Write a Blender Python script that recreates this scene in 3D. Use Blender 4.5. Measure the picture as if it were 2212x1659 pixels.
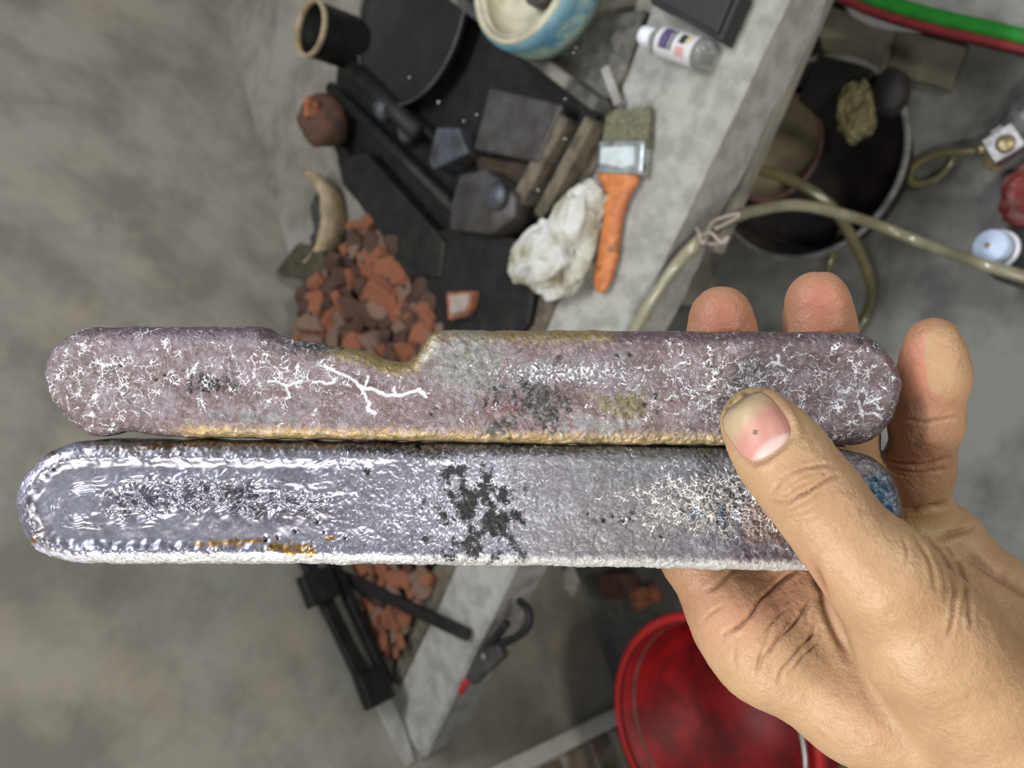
import bpy, bmesh, math, random
import numpy as np
from mathutils import Vector, Matrix, noise as mnoise
from mathutils.bvhtree import BVHTree

for o in list(bpy.data.objects):
    bpy.data.objects.remove(o)
scene = bpy.context.scene
COL = scene.collection

# ------------------------------------------------------------------ camera
# the photographer looks 45 degrees down at a low bench against a wall; the phone is
# turned so that "up the wall" lies to the left of the picture
W_PX, H_PX, F_PX = 2212.0, 1659.0, 1660.0
CX, CY = W_PX / 2, H_PX / 2
TH = math.radians(45.0)
HC = 0.78                      # camera height above the bench top (z = 0)
R_ = np.array([math.cos(TH), 0, -math.sin(TH)])
U_ = np.array([0.0, 1.0, 0.0])
B_ = np.array([math.sin(TH), 0, math.cos(TH)])
CM = np.stack([R_, U_, B_], axis=1)
CAMLOC = np.array([0.0, 0.0, HC])
cam_d = bpy.data.cameras.new('phone_camera')
cam = bpy.data.objects.new('phone_camera', cam_d)
COL.objects.link(cam)
m4 = Matrix.Identity(4)
for i in range(3):
    for j in range(3):
        m4[i][j] = CM[i, j]
    m4[i][3] = CAMLOC[i]
cam.matrix_world = m4
cam_d.sensor_width = 36.0
cam_d.lens = 36.0 * F_PX / W_PX
cam_d.clip_start = 0.01
cam_d.dof.use_dof = True
cam_d.dof.focus_distance = 0.203
cam_d.dof.aperture_fstop = 17.0
scene.camera = cam

# ------------------------------------------------------------------ light
w = bpy.data.worlds.new('World'); scene.world = w
w.use_nodes = True
w.node_tree.nodes['Background'].inputs[0].default_value = (0.80, 0.86, 1.0, 1)
w.node_tree.nodes['Background'].inputs[1].default_value = 0.17

def area(name, loc, target, sx, sy, power, color):
    l = bpy.data.lights.new(name, 'AREA')
    l.shape = 'RECTANGLE'; l.size = sx; l.size_y = sy; l.energy = power; l.color = color
    o = bpy.data.objects.new(name, l); COL.objects.link(o)
    o.location = loc
    o.rotation_euler = (Vector(target) - Vector(loc)).to_track_quat('-Z', 'Y').to_euler()
    return o
# ceiling tubes and a lamp behind the photographer
area('ceiling_tube_light', (0.30, -1.15, 2.20), (-0.2, -0.05, 0.5), 1.3, 0.12, 3, (1.0, 0.97, 0.92))
area('ceiling_tube_light', (-0.60, 0.70, 2.25), (-0.7, 0.35, 0.0), 0.12, 1.3, 23, (0.92, 0.95, 1.0))
hand_fill = area('hand_fill_light', (0.10, -0.80, 1.32), (0.03, -0.04, 0.70), 0.40, 0.14, 2.5, (1.0, 0.97, 0.92))  # unseen fill, added to brighten the hand and wrist
hand_fill.data.spread = math.radians(95)      # narrowed so the added fill spares the wall
area('work_lamp_light', (1.80, 0.45, 1.20), (-0.6, 0.0, 0.3), 0.36, 0.36, 14, (1.0, 0.95, 0.86))
vs = scene.view_settings
vs.view_transform = 'Standard'; vs.look = 'None'; vs.gamma = 1.0; vs.use_curve_mapping = False
vs.exposure = 0.66

# ------------------------------------------------------------------ helpers
def ray(px, py):
    c = np.array([(px - CX) / F_PX, (CY - py) / F_PX, -1.0])
    return CM @ c
def W(px, py, z):
    """point of the horizontal plane z that shows at picture position px, py"""
    d = ray(px, py)
    t = (z - HC) / d[2]
    return Vector(CAMLOC + d * t)
def V2(a):
    return Vector((float(a[0]), float(a[1]), float(a[2])))

def link(name, me, mat=None, parent=None, smooth=False):
    o = bpy.data.objects.new(name, me)
    COL.objects.link(o)
    if mat is not None:
        me.materials.append(mat)
    if parent is not None:
        o.parent = parent
    if smooth:
        me.polygons.foreach_set('use_smooth', [True] * len(me.polygons))
    return o
def tag(o, label=None, cat=None, group=None, kind=None):
    if label: o['label'] = label
    if cat: o['category'] = cat
    if group: o['group'] = group
    if kind: o['kind'] = kind
    return o
def empty(name, loc, label=None, cat=None, group=None):
    o = bpy.data.objects.new(name, None); COL.objects.link(o)
    o.location = loc; o.empty_display_size = 0.02
    tag(o, label, cat, group)
    return o
def from_bm(name, bm, mat, parent=None, smooth=False, origin=None):
    """origin: world point that becomes the object's own origin (mesh is given in world space)"""
    bmesh.ops.recalc_face_normals(bm, faces=bm.faces[:])
    if parent is not None:
        off = Vector(parent.location)
        for p in [parent]:
            q = p.parent
            while q is not None:
                off += Vector(q.location); q = q.parent
    else:
        off = Vector((0, 0, 0))
    if origin is None:
        if parent is None:
            xs = [v.co for v in bm.verts]
            lo = Vector((min(v.x for v in xs), min(v.y for v in xs), min(v.z for v in xs)))
            hi = Vector((max(v.x for v in xs), max(v.y for v in xs), max(v.z for v in xs)))
            origin = Vector(((lo.x + hi.x) / 2, (lo.y + hi.y) / 2, lo.z))
        else:
            origin = off
    origin = Vector(origin)
    for v in bm.verts:
        v.co -= origin
    me = bpy.data.meshes.new(name)
    bm.to_mesh(me); bm.free()
    o = link(name, me, mat, parent, smooth)
    o.location = origin - off
    return o
def bevel(bm, width, seg=2):
    bmesh.ops.bevel(bm, geom=bm.edges[:], offset=width, segments=seg, affect='EDGES', profile=0.5, clamp_overlap=True)
    return bm
def jitter(bm, amp, scale=60, seed=0.0):
    for v in bm.verts:
        n = mnoise.noise_vector(v.co * scale + Vector((seed, seed * 1.7, 3.1)))
        v.co += n * amp
    return bm
def prism_pts(bot, top, bm=None):
    bm = bm or bmesh.new()
    b = [bm.verts.new(p) for p in bot]; t = [bm.verts.new(p) for p in top]
    n = len(b)
    bm.faces.new(t); bm.faces.new(b[::-1])
    for i in range(n):
        bm.faces.new((b[i], b[(i + 1) % n], t[(i + 1) % n], t[i]))
    return bm
def prism(poly, z0, z1, bm=None):
    """upright prism whose TOP outline shows at the picture polygon"""
    top = [W(x, y, z1) for x, y in poly]
    return prism_pts([Vector((p.x, p.y, z0)) for p in top], top, bm)
def obox(c, ax, ay, az, hx, hy, hz, bm=None):
    bm = bm or bmesh.new()
    c = Vector(c); ax = Vector(ax).normalized(); ay = Vector(ay).normalized(); az = Vector(az).normalized()
    bot = [c + ax * sx * hx + ay * sy * hy - az * hz for sx, sy in ((-1, -1), (1, -1), (1, 1), (-1, 1))]
    top = [p + az * 2 * hz for p in bot]
    return prism_pts(bot, top, bm)
def bar_between(p, q, hw, hh, up=(0, 0, 1), bm=None):
    p = Vector(p); q = Vector(q); d = (q - p); L = d.length; d.normalize()
    s = d.cross(Vector(up)).normalized(); u = s.cross(d)
    return obox((p + q) / 2, d, s, u, L / 2, hw, hh, bm)
def catmull(pts, n=10):
    pts = [Vector(p) for p in pts]
    P = [pts[0] * 2 - pts[1]] + pts + [pts[-1] * 2 - pts[-2]]
    out = []
    for i in range(1, len(P) - 2):
        for k in range(n):
            t = k / n
            a, b, c, d = P[i - 1], P[i], P[i + 1], P[i + 2]
            out.append(0.5 * ((2 * b) + (c - a) * t + (2 * a - 5 * b + 4 * c - d) * t * t + (3 * b - a - 3 * c + d) * t ** 3))
    out.append(P[-2])
    return out
def tube(pts, r, seg=12, bm=None, cap=True):
    bm = bm or bmesh.new()
    n = len(pts); rings = []
    rr = r if hasattr(r, '__len__') else [r] * n
    t0 = (pts[1] - pts[0]).normalized()
    ref = Vector((0, 0, 1)) if abs(t0.z) < 0.9 else Vector((1, 0, 0))
    nrm = (ref - t0 * ref.dot(t0)).normalized()
    for i in range(n):
        t = (pts[min(i + 1, n - 1)] - pts[max(i - 1, 0)]).normalized()
        nrm = (nrm - t * nrm.dot(t)).normalized()
        b = t.cross(nrm)
        rings.append([bm.verts.new(pts[i] + (nrm * math.cos(2 * math.pi * k / seg) + b * math.sin(2 * math.pi * k / seg)) * rr[i]) for k in range(seg)])
    for i in range(n - 1):
        for k in range(seg):
            bm.faces.new((rings[i][k], rings[i][(k + 1) % seg], rings[i + 1][(k + 1) % seg], rings[i + 1][k]))
    if cap:
        bm.faces.new(rings[0][::-1]); bm.faces.new(rings[-1])
    return bm
def lathe(profile, base, axis=(0, 0, 1), seg=40, a0=0.0, a1=2 * math.pi, xdir=None, bm=None):
    """profile: list of (radius, height along axis)"""
    bm = bm or bmesh.new()
    base = Vector(base); az = Vector(axis).normalized()
    ref = Vector(xdir) if xdir is not None else (Vector((1, 0, 0)) if abs(az.x) < 0.9 else Vector((0, 1, 0)))
    ax = (ref - az * ref.dot(az)).normalized(); ay = az.cross(ax)
    full = abs(a1 - a0 - 2 * math.pi) < 1e-6
    n = seg if full else seg + 1
    rows = []
    for r, h in profile:
        if r < 1e-7:
            rows.append([bm.verts.new(base + az * h)]); continue
        rows.append([bm.verts.new(base + az * h + (ax * math.cos(a0 + (a1 - a0) * k / seg) + ay * math.sin(a0 + (a1 - a0) * k / seg)) * r) for k in range(n)])
    m = seg
    for i in range(len(rows) - 1):
        A, Bq = rows[i], rows[i + 1]
        for k in range(m):
            k2 = (k + 1) % n
            if len(A) == 1 and len(Bq) == 1: continue
            if len(A) == 1: bm.faces.new((A[0], Bq[k], Bq[k2]))
            elif len(Bq) == 1: bm.faces.new((A[k], A[k2], Bq[0]))
            else: bm.faces.new((A[k], A[k2], Bq[k2], Bq[k]))
    return bm
def blob(c, rx, ry, rz, sub=3, amp=0.2, freq=2.0, seed=0, ax=None, ridge=False):
    bm = bmesh.new()
    bmesh.ops.create_icosphere(bm, subdivisions=sub, radius=1.0)
    sd = Vector((seed * 3.1, seed * 7.7, seed * 1.3))
    for v in bm.verts:
        p = v.co.copy()
        if ridge:
            n = 1 - 2 * abs(mnoise.noise(p * freq + sd)); n += 0.6 * (1 - 2 * abs(mnoise.noise(p * freq * 2.1 + sd))); n += 0.3 * mnoise.noise(p * freq * 4.5 + sd)
        else:
            n = mnoise.noise(p * freq + sd) + 0.5 * mnoise.noise(p * freq * 2.2 + sd)
        p *= 1 + amp * n
        v.co = Vector((p.x * rx, p.y * ry, p.z * rz))
    if ax is not None:
        bmesh.ops.rotate(bm, verts=bm.verts[:], cent=(0, 0, 0), matrix=ax)
    bmesh.ops.translate(bm, verts=bm.verts[:], vec=Vector(c))
    return bm

# numpy value noise
def _h(i, j, k, s):
    n = (i * 374761393 + j * 668265263 + k * 2147483647 // 3 + s * 974711) & 0xffffffff
    n = ((n ^ (n >> 13)) * 1274126177) & 0xffffffff
    n = (n ^ (n >> 16)) & 0xffff
    return n / 32767.5 - 1.0
def vnoise(x, y, z, s=0):
    xi = np.floor(x).astype(np.int64); yi = np.floor(y).astype(np.int64); zi = np.floor(z).astype(np.int64)
    fx = x - xi; fy = y - yi; fz = z - zi
    fx = fx * fx * (3 - 2 * fx); fy = fy * fy * (3 - 2 * fy); fz = fz * fz * (3 - 2 * fz)
    def L(a, b, t): return a + (b - a) * t
    r = []
    for dz in (0, 1):
        a = L(_h(xi, yi, zi + dz, s), _h(xi + 1, yi, zi + dz, s), fx)
        b = L(_h(xi, yi + 1, zi + dz, s), _h(xi + 1, yi + 1, zi + dz, s), fx)
        r.append(L(a, b, fy))
    return L(r[0], r[1], fz)
def pnoise(x, y, s=0):
    xi = np.floor(x).astype(np.int64); yi = np.floor(y).astype(np.int64)
    fx = x - xi; fy = y - yi
    ux = fx * fx * fx * (fx * (fx * 6 - 15) + 10); uy = fy * fy * fy * (fy * (fy * 6 - 15) + 10)
    def g(i, j):
        an = _h(xi + i, yi + j, xi * 0 + 17, s) * math.pi
        return np.cos(an) * (fx - i) + np.sin(an) * (fy - j)
    a = g(0, 0) + (g(1, 0) - g(0, 0)) * ux; b = g(0, 1) + (g(1, 1) - g(0, 1)) * ux
    return (a + (b - a) * uy) * 1.5
def fbm(x, y, z=None, s=0, o=4, g=0.5):
    a = 1.0; t = 0; f = 1.0
    for k in range(o):
        if z is None:
            ca, sa = math.cos(.6 + 1.1 * k), math.sin(.6 + 1.1 * k)
            t = t + a * pnoise((x * ca - y * sa) * f + 11.3 * k, (x * sa + y * ca) * f + 5.7 * k, s + k)
        else:
            t = t + a * vnoise(x * f + 11.3 * k, y * f + 5.7 * k, z * f, s + k)
        a *= g; f *= 2.03
    return t
def sstep(a, b, x):
    t = np.clip((x - a) / (b - a), 0, 1); return t * t * (3 - 2 * t)

def surface_nets(F, h, o):
    nx, ny, nz = F.shape
    S = F < 0
    cnt = np.zeros((nx - 1, ny - 1, nz - 1), np.int8)
    for i in (0, 1):
        for j in (0, 1):
            for k in (0, 1):
                cnt += S[i:nx - 1 + i, j:ny - 1 + j, k:nz - 1 + k]
    act = (cnt > 0) & (cnt < 8)
    idx = -np.ones(act.shape, np.int64)
    cells = np.argwhere(act)
    idx[act] = np.arange(len(cells))
    acc = np.zeros((len(cells), 3)); num = np.zeros(len(cells))
    corners = [(0, 0, 0), (1, 0, 0), (0, 1, 0), (1, 1, 0), (0, 0, 1), (1, 0, 1), (0, 1, 1), (1, 1, 1)]
    vals = [F[cells[:, 0] + c[0], cells[:, 1] + c[1], cells[:, 2] + c[2]] for c in corners]
    for a in range(8):
        for b in range(a + 1, 8):
            d = [corners[b][q] - corners[a][q] for q in range(3)]
            if sum(abs(q) for q in d) != 1: continue
            va, vb = vals[a], vals[b]
            cr = (va < 0) != (vb < 0)
            t = np.where(cr, va / np.where(cr, va - vb, 1), 0)
            for q in range(3):
                acc[:, q] += np.where(cr, corners[a][q] + t * d[q], 0)
            num += cr
    P = (cells + acc / num[:, None]) * h + np.array(o)
    quads = []
    for ax in range(3):
        sl0 = [slice(None)] * 3; sl1 = [slice(None)] * 3
        sl0[ax] = slice(0, F.shape[ax] - 1); sl1[ax] = slice(1, F.shape[ax])
        a = S[tuple(sl0)]; b = S[tuple(sl1)]
        e = np.argwhere(a != b)
        u, v = (ax + 1) % 3, (ax + 2) % 3
        ok = (e[:, u] > 0) & (e[:, v] > 0) & (e[:, u] < F.shape[u] - 1) & (e[:, v] < F.shape[v] - 1)
        e = e[ok]
        sgn = a[e[:, 0], e[:, 1], e[:, 2]]
        def cell(du, dv):
            c = e.copy(); c[:, u] += du; c[:, v] += dv
            return idx[c[:, 0], c[:, 1], c[:, 2]]
        q = np.stack([cell(-1, -1), cell(0, -1), cell(0, 0), cell(-1, 0)], 1)
        q[~sgn] = q[~sgn][:, ::-1]
        quads.append(q)
    return P, np.concatenate(quads)
def np_mesh(name, P, Q):
    me = bpy.data.meshes.new(name)
    me.vertices.add(len(P)); me.vertices.foreach_set('co', np.ascontiguousarray(P, np.float32).ravel())
    me.loops.add(len(Q) * 4); me.loops.foreach_set('vertex_index', np.ascontiguousarray(Q, np.int32).ravel())
    me.polygons.add(len(Q)); me.polygons.foreach_set('loop_start', np.arange(0, len(Q) * 4, 4, dtype=np.int32))
    me.update(calc_edges=True); me.validate()
    me.polygons.foreach_set('use_smooth', np.ones(len(me.polygons), bool))
    return me
def set_attr(me, name, rgba):
    a = me.attributes.new(name, 'FLOAT_COLOR', 'POINT')
    a.data.foreach_set('color', np.ascontiguousarray(rgba, np.float32).ravel())
def vnormals(P, Q):
    n = np.cross(P[Q[:, 2]] - P[Q[:, 0]], P[Q[:, 3]] - P[Q[:, 1]])
    N = np.zeros_like(P)
    for k in range(4): np.add.at(N, Q[:, k], n)
    return N / (np.linalg.norm(N, axis=1, keepdims=True) + 1e-12)
def smooth_verts(P, Q, it=1, lam=0.5):
    for _ in range(it):
        acc = np.zeros_like(P); c = np.zeros(len(P))
        for k in range(4):
            np.add.at(acc, Q[:, k], P[Q[:, (k + 1) % 4]]); np.add.at(c, Q[:, k], 1)
            np.add.at(acc, Q[:, k], P[Q[:, (k + 3) % 4]]); np.add.at(c, Q[:, k], 1)
        P = P + lam * (acc / c[:, None] - P)
    return P
def lin(r, g, b):
    def f(c):
        c /= 255.0
        return c / 12.92 if c <= 0.04045 else ((c + 0.055) / 1.055) ** 2.4
    return (f(r), f(g), f(b))

# ------------------------------------------------------------------ materials
def mat(name, col, rough=0.6, metal=0.0, col2=None, scale=30, mix=(0.35, 0.65), bump=0.0, bscale=None, col3=None, scale3=6, mix3=(0.5, 0.7),
        trans=0.0, ior=1.45, coat=0.0, detail=6.0, bdist=0.003, spec=0.5):
    m = bpy.data.materials.new(name); m.use_nodes = True
    nt = m.node_tree; N = nt.nodes; L = nt.links
    b = N['Principled BSDF']
    b.inputs['Roughness'].default_value = rough; b.inputs['Metallic'].default_value = metal
    b.inputs['Transmission Weight'].default_value = trans; b.inputs['IOR'].default_value = ior
    b.inputs['Coat Weight'].default_value = coat
    b.inputs['Specular IOR Level'].default_value = spec
    tc = N.new('ShaderNodeTexCoord')
    def noise(sc, det):
        n = N.new('ShaderNodeTexNoise'); n.inputs['Scale'].default_value = sc; n.inputs['Detail'].default_value = det
        n.inputs['Roughness'].default_value = 0.62
        L.new(tc.outputs['Object'], n.inputs['Vector']); return n
    def ramp(src, lo, hi):
        r = N.new('ShaderNodeValToRGB'); r.color_ramp.elements[0].position = lo; r.color_ramp.elements[1].position = hi
        L.new(src, r.inputs['Fac']); return r
    out = None
    def mixc(f, a, bq):
        x = N.new('ShaderNodeMix'); x.data_type = 'RGBA'
        L.new(f, x.inputs[0])
        for s, v in ((6, a), (7, bq)):
            if isinstance(v, tuple): x.inputs[s].default_value = (*v, 1)
            else: L.new(v, x.inputs[s])
        return x.outputs[2]
    if col2 is not None:
        out = mixc(ramp(noise(scale, detail).outputs['Fac'], *mix).outputs['Color'], col, col2)
        if col3 is not None:
            out = mixc(ramp(noise(scale3, 5).outputs['Fac'], *mix3).outputs['Color'], out, col3)
        L.new(out, b.inputs['Base Color'])
    else:
        b.inputs['Base Color'].default_value = (*col, 1)
    if bump > 0:
        bn = N.new('ShaderNodeBump'); bn.inputs['Strength'].default_value = bump; bn.inputs['Distance'].default_value = bdist
        L.new(noise(bscale or scale * 3, 8).outputs['Fac'], bn.inputs['Height']); L.new(bn.outputs['Normal'], b.inputs['Normal'])
    return m
M = {}
M['wall'] = mat('wall_plaster', lin(158, 155, 141), 0.9, 0, lin(130, 127, 115), 7, (0.4, 0.62), 0.25, 60, lin(172, 160, 138), 2.6, (0.54, 0.7))
M['floor'] = mat('floor_concrete', lin(128, 128, 122), 0.8, 0, lin(92, 92, 88), 7, (0.42, 0.62), 0.3, 90, lin(58, 58, 57), 3.1, (0.55, 0.72))
M['bench'] = mat('bench_concrete', lin(146, 142, 130), 0.88, 0, lin(116, 112, 102), 9, (0.4, 0.62), 0.4, 120, lin(84, 80, 72), 5, (0.56, 0.72))
M['kerb'] = mat('kerb_concrete', lin(166, 165, 158), 0.85, 0, lin(142, 141, 133), 34, (0.42, 0.6), 0.35, 160, lin(128, 122, 108), 9, (0.58, 0.72))
M['mortar'] = mat('brown_mortar', lin(110, 102, 86), 0.9, 0, lin(78, 72, 60), 40, (0.4, 0.6), 0.5, 160)
M['plaster'] = mat('white_plaster', lin(190, 188, 180), 0.9, 0, lin(164, 160, 150), 30, (0.4, 0.6), 0.3, 120)
M['trim'] = mat('trim_paint', lin(206, 202, 188), 0.7, 0, lin(184, 180, 166), 20)
M['wallbrick'] = mat('wall_brick', lin(124, 112, 92), 0.9, 0, lin(96, 84, 66), 30, (0.4, 0.6), 0.4, 120)
M['black'] = mat('black_iron', lin(34, 33, 31), 0.55, 0.2, lin(20, 20, 20), 30, (0.4, 0.6), 0.4, 120, lin(60, 54, 44), 9, (0.6, 0.75))
M['pan'] = mat('sooty_pan', lin(24, 22, 20), 0.75, 0, lin(36, 33, 29), 12, (0.45, 0.65), 0.3, 60)
M['steel'] = mat('dark_steel', lin(84, 82, 80), 0.5, 0.35, lin(66, 62, 60), 25, (0.4, 0.6), 0.2, 120, lin(92, 70, 52), 14, (0.6, 0.75))
M['bluesteel'] = mat('blue_steel', lin(86, 92, 100), 0.45, 0.4, lin(64, 62, 62), 30, (0.4, 0.6), 0.2, 120, lin(140, 96, 70), 18, (0.58, 0.7))
M['stone'] = mat('dusty_stone', lin(98, 96, 90), 0.85, 0, lin(62, 60, 56), 24, (0.4, 0.6), 0.5, 140, lin(128, 124, 114), 11, (0.52, 0.66))
M['brick1'] = mat('red_brick', lin(166, 104, 72), 0.9, 0, lin(122, 78, 58), 45, (0.4, 0.6), 0.5, 200, lin(84, 66, 56), 22, (0.56, 0.68))
M['brick2'] = mat('dusty_brick', lin(146, 116, 98), 0.9, 0, lin(112, 86, 72), 45, (0.4, 0.6), 0.5, 200, lin(92, 84, 78), 22, (0.52, 0.66))
M['brick3'] = mat('burnt_brick', lin(98, 68, 54), 0.9, 0, lin(78, 56, 46), 45, (0.4, 0.6), 0.5, 200, lin(60, 58, 54), 22, (0.5, 0.64))
M['dustd'] = mat('brick_dust', lin(66, 48, 40), 0.95, 0, lin(44, 36, 32), 60, (0.4, 0.6), 0.5, 200)
M['brickgrey'] = mat('grey_faced_brick', lin(164, 150, 140), 0.9, 0, lin(142, 128, 118), 45, (0.4, 0.6), 0.3, 200)
M['clay'] = mat('fired_clay', lin(170, 152, 124), 0.85, 0, lin(136, 122, 96), 35, (0.4, 0.6), 0.4, 160, lin(176, 154, 92), 25, (0.6, 0.72))
M['slag'] = mat('glassy_slag', lin(38, 40, 44), 0.2, 0, lin(62, 62, 52), 40, (0.4, 0.6), 0.5, 90, coat=0.6)
M['slag2'] = mat('olive_slag', lin(72, 68, 48), 0.25, 0, lin(46, 44, 34), 40, (0.4, 0.6), 0.5, 90, coat=0.6)
M['rag'] = mat('plaster_rag', lin(206, 206, 200), 0.9, 0, lin(178, 174, 152), 28, (0.42, 0.6), 0.5, 300, lin(120, 110, 80), 24, (0.52, 0.68))
M['wood'] = mat('orange_wood', lin(204, 128, 72), 0.55, 0, lin(176, 102, 58), 60, (0.4, 0.6), 0.15, 200, lin(120, 76, 52), 40, (0.58, 0.7))
M['ferrule'] = mat('tin_ferrule', lin(196, 204, 206), 0.35, 0.75, lin(150, 156, 156), 60, (0.4, 0.6), 0.1, 200, lin(146, 120, 80), 70, (0.6, 0.68))
M['paint'] = mat('pale_paint', lin(202, 214, 216), 0.5, 0, lin(184, 192, 190), 60, (0.4, 0.6), 0.2, 200, lin(150, 126, 84), 90, (0.62, 0.7))
M['bristle'] = mat('bristle', lin(118, 116, 92), 0.7, 0, lin(84, 84, 66), 200, (0.4, 0.6))
M['plastic_black'] = mat('black_plastic', lin(46, 46, 47), 0.6, 0, lin(38, 38, 38), 60)
M['cuff'] = mat('cream_paper', lin(196, 192, 168), 0.8, 0, lin(170, 164, 140), 25, (0.4, 0.6))
M['teal'] = mat('teal_stripe', lin(130, 170, 160), 0.6, 0, lin(170, 184, 160), 30, (0.4, 0.6), 0.1, 60, lin(80, 130, 160), 14, (0.52, 0.62))
M['blue'] = mat('blue_stripe', lin(84, 130, 152), 0.6, 0, lin(120, 154, 160), 40)
M['dark'] = mat('dark_hole', lin(40, 38, 36), 0.8)
M['glass'] = mat('clear_glass', (0.9, 0.92, 0.88), 0.08, 0, trans=0.85)
M['label'] = mat('white_label', lin(206, 204, 204), 0.6)
M['ink'] = mat('label_ink', lin(54, 42, 78), 0.6, 0, lin(104, 92, 128), 300, (0.45, 0.55))
M['inkb'] = mat('label_dark', lin(46, 44, 50), 0.6)
M['inky'] = mat('label_yellow', lin(206, 190, 70), 0.6)
M['inkp'] = mat('label_pink', lin(206, 150, 150), 0.6)
M['capw'] = mat('white_cap', lin(224, 226, 232), 0.4)
M['hose'] = mat('olive_hose', lin(112, 106, 72), 0.22, 0, lin(88, 84, 56), 20, (0.4, 0.6), coat=0.5)
M['hosep'] = mat('pale_hose', lin(146, 142, 118), 0.22, 0, lin(120, 116, 90), 20, (0.4, 0.6), coat=0.5)
M['wire'] = mat('grey_wire', lin(170, 160, 150), 0.5, 0.2)
M['red'] = mat('red_plastic', lin(150, 10, 12), 0.5, 0, lin(104, 6, 8), 14, (0.4, 0.6))
M['redd'] = mat('red_rim', lin(168, 30, 32), 0.45, 0, lin(120, 60, 60), 60, (0.55, 0.7))
M['grime'] = mat('grimy_band', lin(70, 50, 54), 0.55, 0, lin(104, 16, 20), 14, (0.45, 0.65))
M['chrome'] = mat('bail_wire', lin(210, 210, 206), 0.25, 1.0)
M['rubber'] = mat('black_rubber', lin(32, 30, 29), 0.6, 0, lin(48, 42, 40), 16, (0.45, 0.65), 0.3, 60)
M['rim_grey'] = mat('worn_rim', lin(128, 128, 126), 0.5, 0, lin(90, 90, 88), 40)
M['terra'] = mat('pinkish_clay', lin(120, 88, 80), 0.6, 0, lin(90, 70, 62), 30, (0.4, 0.6))
M['beige'] = mat('beige_inside', lin(150, 140, 112), 0.7, 0, lin(128, 120, 96), 20, (0.4, 0.6), 0.2, 60)
M['board'] = mat('beige_board', lin(126, 120, 104), 0.85, 0, lin(104, 98, 84), 14, (0.4, 0.6), 0.2, 80)
M['sack'] = mat('woven_sack', lin(188, 188, 186), 0.7, 0, lin(160, 160, 158), 30, (0.4, 0.6), 0.4, 300)
M['green'] = mat('green_band', lin(44, 150, 50), 0.6, 0, lin(36, 130, 44), 40)
M['redband'] = mat('red_band', lin(150, 56, 60), 0.6, 0, lin(130, 44, 50), 40)
M['galv'] = mat('galvanised_metal', lin(150, 150, 150), 0.4, 0.7, lin(110, 108, 106), 50, (0.4, 0.6), 0.2, 120)
M['brass'] = mat('dull_brass', lin(170, 156, 120), 0.4, 0.6, lin(140, 126, 96), 50)
M['capblue'] = mat('pale_blue_cap', lin(196, 212, 236), 0.4)
M['bottle'] = mat('dark_bottle', lin(58, 58, 58), 0.4, 0, lin(46, 46, 46), 20)
M['bluelabel'] = mat('blue_label', lin(120, 156, 190), 0.5)
M['bead'] = mat('silver_bead', lin(200, 200, 200), 0.15, 0.9)
M['redcloth'] = mat('red_cloth', lin(120, 48, 42), 0.8, 0, lin(150, 110, 110), 40, (0.5, 0.65), 0.3, 120)

FLOOR_Z = -0.52
# ------------------------------------------------------------------ room shell
A = W(470, 0, 0); B = W(900, 1650, 0)                     # wall foot line at bench height
wd = (B - A).normalized(); wn = Vector((wd.y, -wd.x, 0))   # wall direction, normal
if wn.dot(Vector((1, 0, 0))) < 0: wn = -wn
def wallpt(px, py, off=0.0):
    d = V2(ray(px, py)); o = Vector((0, 0, HC))
    t = ((A + wn * off) - o).dot(wn) / d.dot(wn)
    return o + d * t
def flat_quad(name, pts, m, thick, nrm, kind='structure'):
    bm = prism_pts([Vector(p) - Vector(nrm) * thick for p in pts], [Vector(p) for p in pts])
    o = from_bm(name, bm, m); tag(o, kind=kind); return o
s0 = A - wd * 3.2; s1 = A + wd * 4.2
flat_quad('wall_back', [Vector((s0.x, s0.y, FLOOR_Z)), Vector((s1.x, s1.y, FLOOR_Z)), Vector((s1.x, s1.y, 1.9)), Vector((s0.x, s0.y, 1.9))], M['wall'], 0.1, wn)
f0 = s0; f1 = s1
flat_quad('floor', [Vector((f0.x, f0.y, FLOOR_Z)), Vector((f1.x, f1.y, FLOOR_Z)), Vector((3.6, f1.y, FLOOR_Z)), Vector((3.6, f0.y, FLOOR_Z))], M['floor'], 0.06, (0, 0, 1))

# bench: slab + kerb with a ragged front face
K0 = W(1700, 0, 0); K1 = W(915, 1640, 0); kd = (K1 - K0).normalized()
kn = Vector((-kd.y, kd.x, 0))
if kn.dot(Vector((1, 0, 0))) < 0: kn = -kn
KS = K0 - kd * 1.8; KE = K1 + kd * 0.0
I0 = W(1402, 40, 0); I1 = W(845, 1500, 0); idr = (I1 - I0).normalized()
slabz = -0.012
def bench():
    # slab polygon
    a = A - wd * 2.0
    poly = [a, B, K1, KS]
    bm = prism_pts([Vector((p.x, p.y, -0.07)) for p in poly], [Vector((p.x, p.y, slabz)) for p in poly])
    # keep the slab a little inside the kerb front
    bm.verts.ensure_lookup_table()
    for v in bm.verts:
        if (v.co - Vector((KS.x, KS.y, v.co.z))).length < 1e-4 or (v.co - Vector((K1.x, K1.y, v.co.z))).length < 1e-4:
            v.co -= kn * 0.02
    return bm
o = from_bm('floor_bench_slab', bench(), M['bench']); tag(o, kind='structure')
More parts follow.
